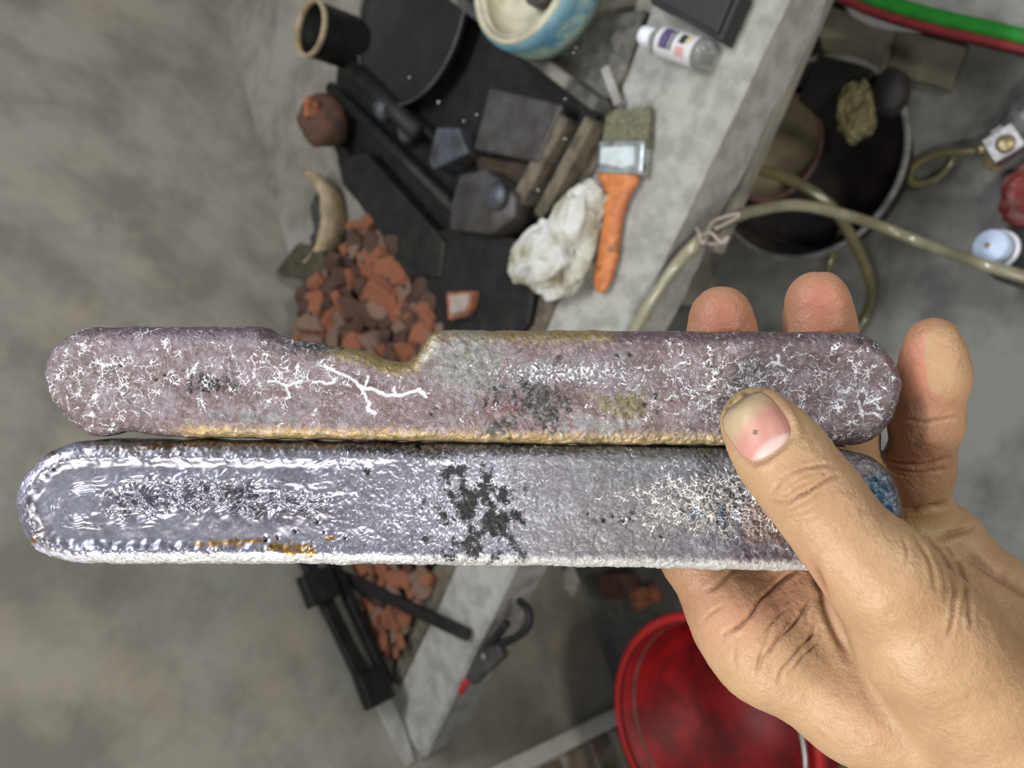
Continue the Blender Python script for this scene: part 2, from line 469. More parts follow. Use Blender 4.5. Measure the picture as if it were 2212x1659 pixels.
def kerb():
    bm = bmesh.new(); n = 240; rows = []
    L = (KE - KS).length
    for i in range(n + 1):
        t = i / n
        p = KS + (KE - KS) * t
        # inner edge: intersection along the inner line, clipped by wall
        q = I0 + idr * ((p - I0).dot(idr) - 0.0)
        # make rows square to the front edge
        d = (q - p); d = -kn
        # distance to the inner line
        den = d.x * (-idr.y) + d.y * idr.x
        wv = I0 - p
        tt = (wv.x * (-idr.y) + wv.y * idr.x) / den
        # distance to the wall line
        den2 = d.dot(wn); tw = (A - p).dot(wn) / den2 if abs(den2) > 1e-6 else 9
        wdt = max(0.004, min(tt, tw - 0.001))
        r1 = mnoise.noise(Vector((t * 66, 0.3, 0))) * 0.006 + mnoise.noise(Vector((t * 210, 2.3, 0))) * 0.003
        hz = 0.075 + mnoise.noise(Vector((t * 40, 7.3, 0))) * 0.010 + mnoise.noise(Vector((t * 150, 4.3, 0))) * 0.005
        e = mnoise.noise(Vector((t * 100, 9.3, 0))) * 0.0015
        tap = min(1.0, (1 - t) * 66 + 0.15)
        rows.append([p - kn * wdt + Vector((0, 0, -0.05)), p - kn * wdt, p - kn * 0.006 + Vector((0, 0, 0.0005 + e * .4)),
                     p + kn * e + Vector((0, 0, -0.005)), p + kn * (r1 * 0.3) + Vector((0, 0, -hz * tap)), p - kn * min(0.05, wdt) + Vector((0, 0, -hz * tap * 0.98))])
    vr = [[bm.verts.new(c) for c in r] for r in rows]
    for i in range(n):
        for k in range(5):
            bm.faces.new((vr[i][k], vr[i][k + 1], vr[i + 1][k + 1], vr[i + 1][k]))
        bm.faces.new((vr[i][5], vr[i][0], vr[i + 1][0], vr[i + 1][5]))
    bm.faces.new(vr[0]); bm.faces.new(vr[-1][::-1])
    return bm
o = from_bm('trim_1', kerb(), M['kerb']); tag(o, kind='structure')
# brown mortar lip inside the kerb, lower part
o = from_bm('trim_2', jitter(prism([(1205, 640), (1168, 632), (1060, 905), (958, 1180), (905, 1310), (845, 1470), (862, 1480), (935, 1330), (1000, 1180), (1100, 905)], -0.02, 0.004), 0.003, 30), M['mortar']); tag(o, kind='structure')
# plaster smear where the bench meets the wall
tp = [wallpt(x, y, 0.003) for x, y in [(775, 1450), (800, 1435), (822, 1462), (845, 1510), (872, 1570), (896, 1645), (880, 1655), (850, 1600), (815, 1530)]]
o = from_bm('trim_3', jitter(prism_pts([p - wn * .01 for p in tp], tp), .001, 60), M['plaster']); tag(o, kind='structure')
# bench body under the kerb
bm = bmesh.new()
p0 = KS - kn * 0.42; p1 = K1 - kn * 0.22 - kd * 0.75
prism_pts([Vector((p.x, p.y, FLOOR_Z)) for p in (p0, p1, p1 - kn * 0.10 - kd * .1, p0 - kn * 0.10)],
          [Vector((p.x, p.y, -0.065)) for p in (p0, p1, p1 - kn * 0.10 - kd * .1, p0 - kn * 0.10)], bm)
o = from_bm('wall_bench_front', bm, M['bench']); tag(o, kind='structure')
# lower rail under the kerb
ra = W(1812, -70, -.17); rb = W(1545, 545, -.17)
o = from_bm('trim_4', jitter(bevel(bar_between(ra, rb, 0.007, 0.012), 0.003, 1), 0.002, 20), M['bench']); tag(o, kind='structure')
# upright pale trim on the wall and bare bricks beyond it
ta = wallpt(985, 1668, 0.0); tb = wallpt(1312, 1545, 0.0)
tx = (ta + wd * 0.0)
w0 = wallpt(1150, 1613, 0); w1 = wallpt(1150, 1655, 0)
u0 = (w0 - A).dot(wd); u1 = u0 + 0.032
def wall_box(ua, ub, za, zb, th, mt, name, parent=None, jit=0):
    pa = A + wd * ua; pb = A + wd * ub
    bot = [Vector((pa.x, pa.y, za)), Vector((pb.x, pb.y, za)), Vector((pb.x, pb.y, zb)), Vector((pa.x, pa.y, zb))]
    bm = prism_pts(bot, [p + wn * th for p in bot])
    bevel(bm, min(0.003, th * 0.3), 1)
    return from_bm(name, bm, mt, parent)
o = wall_box(u0, u1, FLOOR_Z, 1.6, 0.016, M['trim'], 'trim_5'); tag(o, kind='structure')
o = wall_box(u1, u1 + 1.2, FLOOR_Z, 1.2, 0.004, M['plaster'], 'wall_side'); tag(o, kind='structure')
wside = o
bz = FLOOR_Z + 0.002; row = 0
while bz < 0.2:
    off = 0 if row % 2 else -0.09
    for k in range(3):
        ua = max(u1 + 0.004, u1 + 0.006 + k * 0.19 + off); ub = u1 + 0.006 + k * 0.19 + off + 0.178
        if ub - ua < 0.02: continue
        wall_box(ua, ub, bz, bz + 0.058, 0.011, M['wallbrick'], 'brick', wside)
    bz += 0.072; row += 1

# ------------------------------------------------------------------ bench clutter
random.seed(7)
S = slabz
# black can
c = W(668, 60, 0.11); c.z = S + .007
e = empty('iron_can', c, 'open black iron can standing by the wall at the top left of the clutter', 'can')
rc = 0.045
from_bm('can_body', lathe([(0, 0), (rc * .96, 0), (rc, .006), (rc, .108), (rc * 1.02, .112), (rc * .96, .112), (rc * .92, .105), (rc * .9, .01), (0, .01)], c), M['black'], e, True)
from_bm('can_rim', lathe([(rc * 1.03, .108), (rc * 1.06, .112), (rc * 1.03, .117), (rc * .93, .116), (rc * .91, .111), (rc * .93, .107)], c), M['clay'], e, True)
# rounded burnt lump
c = W(700, 262, 0.042)
o = from_bm('clay_lump', jitter(blob(c, .042, .048, .046, 3, .12, 1.6, 3), .002, 60), M['brick3'], None, True)
tag(o, 'rounded burnt brown clay lump between the black can and the broken crucible', 'lump')
o = from_bm('brick_shard', jitter(bevel(obox(W(672, 235, 0.083), (.3, 1, .2), (1, 0, .2), (0, 0, 1), .016, .007, .012), .002, 1), .002, 50), M['brick1'])
tag(o, 'small bright orange brick shard on top of the burnt clay lump', 'shard')
# black tray
e = empty('iron_tray', W(950, 300, S), 'large sooty black iron tray under the steel blocks', 'tray')
tray = [(735, 70), (1010, -40), (1320, 232), (1150, 660), (1120, 720), (900, 610), (760, 420), (715, 300)]
from_bm('tray_base', bevel(prism(tray, S, S + .006), .001, 1), M['black'], e)
def px_rail(a, b, z, hw, hh, m, name, parent, m2=None):
    pa = W(*a, z); pb = W(*b, z)
    return from_bm(name, jitter(bevel(bar_between(pa, pb, hw, hh), .002, 1), .0015, 25), m, parent)
px_rail((1000, 0), (1312, 236), .018, .008, .024, M['stone'], 'tray_wall', e)
px_rail((730, 95), (980, 330), .006, .006, .012, M['black'], 'tray_wall', e)
px_rail((720, 290), (960, 585), .004, .006, .012, M['black'], 'tray_wall', e)
# two rails along the kerb
o = px_rail((1232, 255), (1122, 455), .011, .012, .016, M['mortar'], 'masonry_strip', None); tag(o, 'narrow dirty mortar strip next to the square steel block', 'strip')
o = px_rail((1292, 262), (1180, 470), .013, .010, .018, M['mortar'], 'masonry_strip', None); tag(o, 'narrow dirty mortar strip right beside the paintbrush ferrule', 'strip')
px_fill = from_bm('dark_gap_strip', jitter(prism([(1245, 300), (1290, 250), (1180, 470), (1150, 470)], S, .002), .001, 30), M['black']); tag(px_fill, 'black strip lying between the two mortar strips', 'strip')
o = from_bm('iron_strip', jitter(prism([(1320, 240), (1345, 250), (1205, 520), (1180, 500)], S, .003), .001, 30), M['mortar']); tag(o, 'flat brown strip under the brush beside the rag', 'strip')
# big black pan
c = W(905, 40, .01); c.z = S + .006
e = empty('sooty_pan', c, 'big sooty black pan with a curved edge lying in the tray', 'pan')
rp = .142
pb = lathe([(0, .004), (rp * .7, .006), (rp * .93, .02), (rp, .034), (rp * .985, .037), (rp * .91, .026), (rp * .68, .012), (0, .010)], c, seg=56)
from_bm('pan_body', pb, M['pan'], e, True)
from_bm('pan_rim', lathe([(rp * .995, .034), (rp * 1.012, .037), (rp * .995, .041), (rp * .975, .038)], c, seg=56), M['steel'], e, True)
# rods
o = from_bm('iron_rod', tube([W(715, 190, .02), W(850, 320, .018), W(1000, 470, .015)], .011, 12), M['black'], None, True); tag(o, 'thick black iron rod below the bluish steel offcut', 'rod')
o = from_bm('iron_pipe', tube([W(738, 115, .028), W(830, 215, .026), W(905, 290, .024)], .016, 14), M['black'], None, True); tag(o, 'short black iron pipe lying beside the sooty pan', 'pipe')
o = from_bm('steel_collar', tube([W(826, 230, .028), W(840, 245, .028)], .0185, 14), M['bluesteel'], None, True); tag(o, 'thin pale steel collar around the short black pipe', 'collar')
o = from_bm('iron_slug', jitter(blob(W(885, 280, .012), .026, .022, .016, 3, .1, 2, 4), .001, 50), M['steel'], None, True); tag(o, 'round dark iron slug between pipe and steel offcut', 'slug')
# blocks
o = from_bm('steel_block', jitter(bevel(prism([(1056, 188), (1216, 226), (1160, 352), (1022, 322)], S + .006, .030), .004, 2), .0008, 40), M['steel']); tag(o, 'flat square dark steel block in the tray beside the mortar strips', 'block')
o = from_bm('steel_offcut', jitter(bevel(prism([(942, 274), (990, 276), (1010, 330), (935, 366), (925, 350)], S + .006, .034), .003, 2), .001, 40), M['bluesteel']); tag(o, 'bluish steel offcut with a rusty side', 'offcut')
o = from_bm('rusty_plate', jitter(bevel(prism([(1022, 335), (1150, 352), (1120, 430), (1040, 390)], S + .006, .006), .002, 1), .001, 40), mat('rust', lin(78, 62, 44), .8, 0, lin(52, 44, 36), 40, (.4, .6), .4, 160)); tag(o, 'rust brown plate just below the square steel block', 'plate')
e = empty('hammer_head', W(1040, 430, S), 'heavy dark grey hammer head between rusty plate and black slab', 'hammer head')
from_bm('head_block', jitter(bevel(prism([(990, 375), (1050, 362), (1112, 420), (1108, 470), (1060, 505), (968, 498), (975, 440)], S + .006, .040), .006, 2), .002, 30), M['steel'], e, True)
from_bm('striking_face', lathe([(0, 0), (.016, 0), (.019, .004), (.019, .012), (.016, .016), (0, .017)], W(1085, 425, .036)), M['bluesteel'], e, True)
o = from_bm('black_slab', jitter(bevel(prism([(930, 500), (975, 492), (1110, 512), (1160, 600), (1140, 700), (1060, 780), (960, 760), (905, 610)], S + .006, .016), .004, 2), .002, 20), M['black']); tag(o, 'wide flat black slab under the single square brick chip', 'slab')
o = from_bm('black_slab', jitter(bevel(prism([(725, 340), (790, 330), (960, 520), (950, 600), (880, 600), (800, 470), (740, 400)], S + .006, .022), .004, 2), .002, 20), M['black']); tag(o, 'long black slab between broken crucible and hammer head', 'slab')
# dusty stone plate
o = from_bm('stone_plate', jitter(bevel(prism([(1085, 105), (1200, 50), (1392, 20), (1345, 160), (1306, 228), (1235, 182)], S, .010), .003, 1), .002, 25), M['stone']); tag(o, 'dusty grey stone plate in front of the teal striped roll', 'plate')
o = from_bm('concrete_chip', jitter(bevel(obox(W(1322, 185, .014), (-.4, 1, 0), (1, .4, 0), (0, 0, 1), .028, .006, .004), .002, 1), .001, 60), M['kerb']); tag(o, 'small pale concrete sliver on the dusty stone plate', 'sliver')
# striped roll
c = W(1138, -55, .095); c.z = .044
e = empty('tape_roll', c, 'cream roll with teal and blue sides at the top edge', 'roll')
ro = .088
from_bm('roll_wrap', lathe([(ro * .93, .004), (ro, .0), (ro * 1.03, .02), (ro * 1.03, .040)], c, seg=48), M['teal'], e, True)
from_bm('blue_band', lathe([(ro * 1.03, .040), (ro * 1.035, .042), (ro * 1.01, .056), (ro * .96, .059)], c, seg=48), M['blue'], e, True)
from_bm('roll_lip', lathe([(ro * .97, .057), (ro * .965, .062), (ro * .90, .063), (ro * .88, .058)], c, seg=48), M['cuff'], e, True)
from_bm('roll_inside', lathe([(0, .012), (ro * .5, .012), (ro * .80, .018), (ro * .87, .058), (ro * .84, .060), (ro * .9, .02), (ro * .92, .002), (0, 0)], c, seg=48), M['cuff'], e, True)
from_bm('core', lathe([(0, .014), (.016, .014), (.02, .018), (.02, .034), (.014, .034), (.013, .02), (0, .02)], c + Vector((.0, -.012, 0)), seg=24), M['steel'], e, True)
# black box
e = empty('black_case', W(1500, 30, 0), 'matte black case lying on the kerb above the little bottle', 'case')
from_bm('case_body', bevel(prism([(1402, -60), (1402, 6), (1466, 36), (1556, 92), (1600, -10), (1600, -80)], .0, .028), .004, 3), M['plastic_black'], e)
from_bm('case_lid', bevel(prism([(1412, -60), (1418, 2), (1470, 26), (1548, 74), (1584, -14), (1584, -80)], .028, .034), .003, 2), M['plastic_black'], e)
# little bottle lying down
pa = W(1396, 78, .017); pb2 = W(1532, 122, .017); ax = (pb2 - pa).normalized(); L = (pb2 - pa).length
e = empty('glass_vial', (pa + pb2) / 2 - Vector((0, 0, .017)), 'small clear glass bottle with a printed white label lying on the kerb', 'bottle')
rb = .0170
from_bm('bottle_glass', lathe([(0, L), (rb * .85, L), (rb, L - .006), (rb, .026), (rb * .7, .018), (rb * .55, .014), (rb * .55, .008), (0, .008)], pa, ax, 28), M['glass'], e, True)
from_bm('cap', lathe([(0, -.006), (rb * .6, -.006), (rb * .66, -.003), (rb * .66, .012), (0, .012)], pa, ax, 24), M['capw'], e, True)
lb = from_bm('label_band', lathe([(rb * 1.01, .028), (rb * 1.015, .030), (rb * 1.015, L - .016), (rb * 1.01, L - .014)], pa, ax, 28), M['label'], e, True)
side = ax.cross(Vector((0, 0, 1))).normalized()
upv = side.cross(ax)
def lab_patch(t0, t1, s0, s1, m, name):
    bm = bmesh.new(); n = 8; rows = []
    for i in range(n + 1):
        an = s0 + (s1 - s0) * i / n
        d = side * math.sin(an) + upv * math.cos(an)
        rows.append([bm.verts.new(pa + ax * t + d * rb * 1.05) for t in (t0, t1)])
    for i in range(n):
        bm.faces.new((rows[i][0], rows[i + 1][0], rows[i + 1][1], rows[i][1]))
    return from_bm(name, bm, m, lb, True)
lab_patch(.036, .050, -.9, .5, M['ink'], 'printed_panel')
lab_patch(.052, .055, -.9, .5, M['inkb'], 'printed_line')
lab_patch(.063, .072, -.75, -.1, M['inkb'], 'printed_emblem')
lab_patch(.074, .077, -.9, -.2, M['inky'], 'printed_line')
lab_patch(.062, .074, .1, .7, M['inkp'], 'printed_panel')

# ------------------------------------------------------------------ paint brush
bz_ = .010
def brush():
    e = empty('paint_brush', W(1340, 400, 0), 'flat paintbrush with orange wooden handle, tin ferrule and olive bristles on the kerb', 'brush')
    def slabpoly(poly, z0, z1, m, name, bev=.002, parent=e):
        return from_bm(name, bevel(prism(poly, z0, z1), bev, 2), m, parent)
    # bristle tufts, each a little wedge
    n = 16
    for i in range(n):
        t0 = i / n; t1 = (i + 1) / n
        xb0 = 1300 + 96 * t0; xb1 = 1300 + 96 * t1 + 1.5
        xt0 = 1309 + 97 * t0; xt1 = 1309 + 97 * t1 + 1.0
        yt = 243 - 8 * math.sin(t0 * 9) * .4 - 12 * t0 + random.uniform(-3, 3)
        top = [W(xb0, 318, bz_ + .006), W(xb1, 318, bz_ + .006), W(xt1, yt, bz_ + .002), W(xt0, yt, bz_ + .002)]
        bot = [Vector((p.x, p.y, p.z - (.012 if k < 2 else .004))) for k, p in enumerate(top)]
        from_bm('bristle_tuft', prism_pts(bot, top), M['bristle'], e)
    f = slabpoly([(1294, 304), (1391, 302), (1386, 378), (1289, 374)], .002, bz_ + .010, M['ferrule'], 'ferrule', .003)
    # pressed ridges and paint on the ferrule
    slabpoly([(1294, 306), (1391, 304), (1390, 311), (1294, 313)], bz_ + .009, bz_ + .0113, M['ferrule'], 'ridge', .0008, f)
    slabpoly([(1290, 364), (1387, 368), (1387, 375), (1290, 371)], bz_ + .009, bz_ + .0113, M['ferrule'], 'ridge', .0008, f)
    slabpoly([(1298, 318), (1370, 316), (1368, 356), (1340, 362), (1296, 352)], bz_ + .0098, bz_ + .0108, M['paint'], 'dried_paint', .0004, f)
    # handle: stations
    st = [(372, 1289, 1386), (384, 1291, 1383), (398, 1299, 1377), (415, 1303, 1365), (440, 1306, 1353), (470, 1306, 1345), (500, 1302, 1341), (530, 1297, 1338), (560, 1291, 1333), (590, 1285, 1325), (610, 1283, 1318), (624, 1287, 1311), (632, 1293, 1303)]
    bm = bmesh.new(); rows = []
    for y, xl, xr in st:
        zt = bz_ + .007; a = W(xl, y, bz_); b = W(xr, y, bz_); c = (a + b) / 2; hw = (b - a) / 2
        hh = .0075 if y < 600 else .0045
        rows.append([bm.verts.new(c + hw * math.cos(k / 14 * 2 * math.pi) + Vector((0, 0, 1)) * hh * math.copysign(abs(math.sin(k / 14 * 2 * math.pi)) ** .7, math.sin(k / 14 * 2 * math.pi))) for k in range(14)])
    for i in range(len(rows) - 1):
        for k in range(14):
            bm.faces.new((rows[i][k], rows[i][(k + 1) % 14], rows[i + 1][(k + 1) % 14], rows[i + 1][k]))
    bm.faces.new(rows[0][::-1]); bm.faces.new(rows[-1])
    from_bm('handle', bm, M['wood'], e, True)
brush()
# ------------------------------------------------------------------ rag
def rag():
    c = W(1212, 535, .022)
    bm = bmesh.new(); bmesh.ops.create_icosphere(bm, subdivisions=6, radius=1.0)
    ax_ = (W(1290, 420, .022) - W(1150, 590, .022)); Lr = ax_.length / 2; ax_.normalize()
    ay_ = Vector((-ax_.y, ax_.x, 0))
    for v in bm.verts:
        p = v.co.copy()
        q = p * 1.25 + Vector((3.3, 1.2, 8.8))
        wv = mnoise.noise_vector(q) * .6
        r1 = 1 - 2 * abs(mnoise.noise(q + wv)); r2 = 1 - 2 * abs(mnoise.noise((q + wv) * 2.3)); r3 = 1 - 2 * abs(mnoise.noise((q + wv) * 5.1))
        k = 1 + .34 * r1 + .10 * r2 + .03 * r3 - .16
        lobes = 1 + .18 * math.sin(3 * math.atan2(p.y, p.x) + .6)
        p = Vector((p.x * k * lobes, p.y * k * lobes, p.z * k))
        z = p.z * .030 + .022
        v.co = Vector((c.x, c.y, 0)) + ax_ * p.x * Lr * .98 + ay_ * p.y * .047 + Vector((0, 0, max(z, .0012 + .0003 * r3)))
    o = from_bm('plaster_rag', bm, M['rag'], None, True)
    tag(o, 'crumpled dirty white plaster-soaked rag touching the brush handle', 'rag')
rag()

# ------------------------------------------------------------------ broken crucible
c = W(700, 486, S)
e = empty('broken_crucible', c, 'broken half of a tan clay crucible in front of the wall above the bricks', 'crucible')
prof = [(.070, 0), (.084, .006), (.092, .03), (.097, .055), (.083, .058), (.078, .03), (.068, .012), (.0, .010), (0, 0)]
cr = lathe(prof, c, (0, 0, 1), 30, -1.35, 1.30)
bmesh.ops.holes_fill(cr, edges=cr.edges[:])
from_bm('crucible_wall', jitter(cr, .002, 60), M['clay'], e, True)
for i, (dx, dy, dz, rx, ry, rz, mm) in enumerate([(.040, .012, .022, .030, .044, .024, 'slag'), (.035, .058, .02, .016, .022, .016, 'slag2'), (.030, -.040, .018, .034, .030, .020, 'slag')]):
    from_bm('slag_crust', jitter(blob(c + Vector((dx, dy, dz)), rx, ry, rz, 3, .22, 2.2, i + 2), .002, 80), M[mm], e)
o = from_bm('slag_shard', jitter(bevel(prism([(594, 582), (640, 522), (690, 540), (700, 585), (665, 606), (600, 600)], S, .045), .006, 1), .003, 40), M['slag2']); tag(o, 'olive glassy slag shard leaning at the lower edge of the crucible', 'shard')

# ------------------------------------------------------------------ brick rubble
def chip_mesh(seed):
    r = random.Random(seed); bm = bmesh.new()
    pts = []
    n = r.randint(5, 7); a0 = r.random() * 6
    top = []; bot = []
    for i in range(n):
        an = a0 + 2 * math.pi * (i + r.uniform(-.3, .3)) / n
        rr = r.uniform(.72, 1.1)
        bot.append(Vector((math.cos(an) * rr, math.sin(an) * rr * r.uniform(.7, 1), -r.uniform(.3, .5))))
        top.append(Vector((math.cos(an) * rr * r.uniform(.7, .98), math.sin(an) * rr * r.uniform(.6, .95), r.uniform(.25, .55))))
    prism_pts(bot, top, bm)
    bevel(bm, .07, 1)
    bmesh.ops.recalc_face_normals(bm, faces=bm.faces[:])
    me = bpy.data.meshes.new('brick_chip'); bm.to_mesh(me); bm.free(); return me
chip_meshes = []
for k in range(12):
    for mk in ('brick1', 'brick2', 'brick3'):
        me = chip_mesh(k + 5); me.materials.append(M[mk]); chip_meshes.append((mk, me))
def inpoly(x, y, poly):
    c = False; j = len(poly) - 1
    for i in range(len(poly)):
        xi, yi = poly[i]; xj, yj = poly[j]
        if (yi > y) != (yj > y) and x < (xj - xi) * (y - yi) / (yj - yi) + xi: c = not c
        j = i
    return c
def heap(poly, n, z0, zfun, rmin, rmax, label, group, seed, wts=(4, 4, 4), labels=None):
    r = random.Random(seed); pts = []; tries = 0
    xs = [p[0] for p in poly]; ys = [p[1] for p in poly]
    while len(pts) < n and tries < 40000:
        tries += 1
        x = r.uniform(min(xs), max(xs)); y = r.uniform(min(ys), max(ys))
        if not inpoly(x, y, poly): continue
        md = 34 * (1 - tries / 45000)
        if any((x - a) ** 2 + (y - b) ** 2 < md * md for a, b in pts): continue
        pts.append((x, y))
    for x, y in pts:
        mk = r.choices(['brick1', 'brick2', 'brick3'], wts)[0]
        me = r.choice([m for q, m in chip_meshes if q == mk])
        o = bpy.data.objects.new('brick_chip', me); COL.objects.link(o)
        z = z0 + zfun(x, y) * r.uniform(.75, 1.1)
        s = r.uniform(rmin, rmax)
        o.location = W(x, y, z)
        o.scale = (s, s * r.uniform(.7, 1.1), s * r.uniform(.5, .9))
        o.rotation_euler = (r.uniform(-.7, .7), r.uniform(-.7, .7), r.uniform(0, 6.3))
        tag(o, label, 'brick chip', group)
heap1 = [(775, 470), (800, 480), (858, 545), (868, 580), (930, 645), (955, 695), (960, 790), (640, 790), (640, 700), (670, 620), (725, 560), (745, 530)]
def base_x(y): return 470 + 430 * y / 1650.0
heap(heap1, 92, S + .012, lambda x, y: max(.012, min(.075, .075 - (x - base_x(y)) * .00028)), .016, .038, 'broken orange-brown brick chip in the rubble heap above the bars', 'brick chips in the rubble heap above the bars', 3)
heap2 = [(735, 1200), (930, 1200), (925, 1240), (898, 1310), (850, 1425), (828, 1395), (790, 1330)]
heap(heap2, 46, S + .012, lambda x, y: .02, .013, .026, 'broken orange-brown brick chip in the wedge of rubble below the bars', 'brick chips in the wedge of rubble below the bars', 5, (7, 3, 2))
# bedding of rubble under the chips so no gaps show
bm = jitter(prism([(700, 800), (700, 720), (730, 640), (770, 540), (800, 520), (930, 690), (935, 800)], S, .016), .004, 25)
o = from_bm('rubble_dust', bm, M['dustd']); tag(o, 'brown brick dust bedding the rubble heap above the bars', 'dust', kind='stuff')
bm = jitter(prism([(760, 1180), (945, 1180), (925, 1240), (898, 1310), (850, 1425), (828, 1395), (800, 1330)], S, .006), .002, 25)
o = from_bm('rubble_dust', bm, M['dustd']); tag(o, 'brown brick dust bedding the wedge of rubble below the bars', 'dust', kind='stuff')
# single square chip
e = empty('brick_chip', W(992, 655, .017), 'single square grey-faced brick chip on the black slab', 'brick chip')
from_bm('chip_body', bevel(prism([(963, 631), (1024, 628), (1017, 662), (1006, 684), (967, 691)], .017, .030), .002, 1), M['brick1'], e)
from_bm('chip_face', bevel(prism([(970, 637), (1016, 635), (1010, 660), (1000, 672), (973, 680)], .0295, .0315), .0008, 1), M['brickgrey'], e)

# ------------------------------------------------------------------ tools below the bars
o = from_bm('iron_file', jitter(bevel(bar_between(W(715, 1232, .05), W(1012, 1372, .012), .009, .006), .002, 1), .0008, 40), M['black']); tag(o, 'long dark iron file lying across the rubble and kerb below the bars', 'file')
e = empty('clamp_bar', W(800, 1420, S), 'black clamp with two rails and end jaws leaning on the wall below the bars', 'clamp')
def cl(a, b, o0, o1, hw, hh, name, m='black'):
    from_bm(name, bevel(bar_between(wallpt(*a, o0), wallpt(*b, o1), hw, hh, wn), .0015, 1), M[m], e)
cl((655, 1195), (800, 1500), .022, .022, .012, .007, 'rail')
cl((712, 1195), (842, 1480), .022, .022, .008, .007, 'rail')
cl((676, 1235), (702, 1300), .026, .026, .028, .012, 'jaw')
cl((795, 1448), (822, 1520), .026, .026, .025, .012, 'jaw')
cl((690, 1285), (806, 1460), .020, .020, .004, .004, 'screw', 'steel')
e = empty('pliers', W(1050, 1440, 0), 'old pliers with dark curved handle and red grip end hanging on the kerb edge', 'pliers')
from_bm('handle', tube(catmull([W(1122, 1298, -.01), W(1142, 1320, .0), W(1140, 1352, .004), W(1112, 1378, .006), W(1080, 1390, .008)], 8), .006, 10), M['black'], e, True)
from_bm('handle', tube(catmull([W(1095, 1345, .006), W(1060, 1392, .010), W(1040, 1425, .010)], 8), .006, 10), M['black'], e, True)
from_bm('joint', jitter(bevel(prism([(1030, 1400), (1075, 1395), (1085, 1420), (1050, 1455), (1025, 1460), (1015, 1440)], .0, .016), .003, 2), .001, 60), M['steel'], e)
from_bm('pivot', lathe([(0, 0), (.007, 0), (.007, .003), (0, .005)], W(1045, 1418, .016), seg=16), M['galv'], e, True)
from_bm('jaw', bevel(prism([(1025, 1440), (1050, 1452), (1022, 1482), (1006, 1474)], .0, .012), .002, 1), M['steel'], e)
from_bm('red_grip', tube(catmull([W(1012, 1470, .008), W(1003, 1480, .008), W(996, 1494, .006)], 6), .006, 10), mat('red_grip', lin(170, 44, 50), .5), e, True)
tag(e.children[-1], 'red grip end')

# ------------------------------------------------------------------ beads of metal
bd = lathe([(0, -1)] + [(math.cos(a), math.sin(a)) for a in [(-60 + 20 * i) * math.pi / 180 for i in range(7)]] + [(0, 1)], (0, 0, 0), seg=12)
bmesh.ops.recalc_face_normals(bd, faces=bd.faces[:])
bme = bpy.data.meshes.new('metal_bead'); bd.to_mesh(bme); bd.free(); bme.materials.append(M['bead'])
bme.polygons.foreach_set('use_smooth', [True] * len(bme.polygons))
for x, y, z, tray_ in [(948, 221, .0, 1), (1003, 262, 0, 1), (1030, 248, 0, 1), (885, 168, .02, 1), (1244, 103, .012, 0), (1224, 98, .012, 0), (1211, 101, .012, 0), (1238, 114, .012, 0), (1200, 157, .012, 0), (1222, 215, .012, 0), (1194, 146, .012, 0), (1163, 411, .02, 2), (1118, 438, .022, 2), (1220, 300, .024, 2)]:
    o = bpy.data.objects.new('metal_bead', bme); COL.objects.link(o)
    s = .0024 if (x, y) != (948, 221) else .0034
    o.location = W(x, y, z + s); o.scale = (s, s, s)
    tag(o, ['tiny shiny metal bead on the dusty stone plate', 'tiny shiny metal bead in the black tray', 'tiny shiny metal bead beside a mortar strip'][tray_], 'bead', 'spilled metal beads')

# ------------------------------------------------------------------ on the floor
# basin
c = W(1735, 345, FLOOR_Z + .10); c.z = FLOOR_Z
e = empty('rubber_basin', c, 'round black rubber basin half under the bench edge', 'basin')
rb_ = .158
from_bm('basin_body', lathe([(0, 0), (rb_ * .8, 0), (rb_ * .86, .01), (rb_, .10), (rb_ * .97, .101), (rb_ * .83, .014), (0, .010)], c, seg=64), M['rubber'], e, True)
from_bm('basin_rim', lathe([(rb_ * .985, .098), (rb_ * 1.02, .099), (rb_ * 1.025, .103), (rb_ * .99, .106), (rb_ * .965, .103)], c, seg=64), M['rim_grey'], e, True)
c2 = W(1665, 318, FLOOR_Z + .075); c2.z = FLOOR_Z + .011
e = empty('clay_bowl', c2, 'pinkish clay bowl with a beige inside sitting in the black basin', 'bowl')
from_bm('bowl_body', lathe([(0, 0), (.045, 0), (.075, .03), (.092, .066), (.090, .070), (.082, .064)], c2, seg=48), M['terra'], e, True)
from_bm('bowl_lining', lathe([(.084, .066), (.070, .030), (.04, .008), (0, .006)], c2, seg=48), M['beige'], e, True)
o = from_bm('iron_plate', bevel(prism([(1768, 116), (1885, 152), (1850, 255), (1800, 285), (1722, 215)], FLOOR_Z + .10, FLOOR_Z + .112), .002, 1), M['black']); tag(o, 'black iron plate lying across the far rim of the basin', 'plate')
o = from_bm('slag_lump', jitter(blob(W(1852, 240, FLOOR_Z + .125), .030, .045, .022, 4, .2, 2.2, 9), .003, 60), mat('yellow_slag', lin(122, 116, 76), .6, 0, lin(84, 80, 56), 60, (.4, .6), .5, 160)); tag(o, 'yellowish lump of slag beside the iron plate on the basin', 'lump')
o = from_bm('iron_lump', jitter(blob(W(1925, 200, FLOOR_Z + .125), .026, .036, .022, 3, .1, 1.6, 5), .001, 60), M['rubber'], None, True); tag(o, 'round black lump at the far right of the basin rim', 'lump')
# boards / slabs on the floor
o = from_bm('beige_board', bevel(prism([(1760, 30), (1790, 10), (1935, 60), (1905, 160), (1880, 152), (1775, 110)], FLOOR_Z, FLOOR_Z + .03), .002, 1), M['board']); tag(o, 'beige board on the floor between bench and red-edged sack', 'board')
o = from_bm('beige_board', bevel(prism([(1940, 62), (2090, 100), (2050, 195), (1960, 165), (1912, 160)], FLOOR_Z, FLOOR_Z + .018), .002, 1), M['board']); tag(o, 'wide beige board behind the basin under the red-edged sack', 'board')
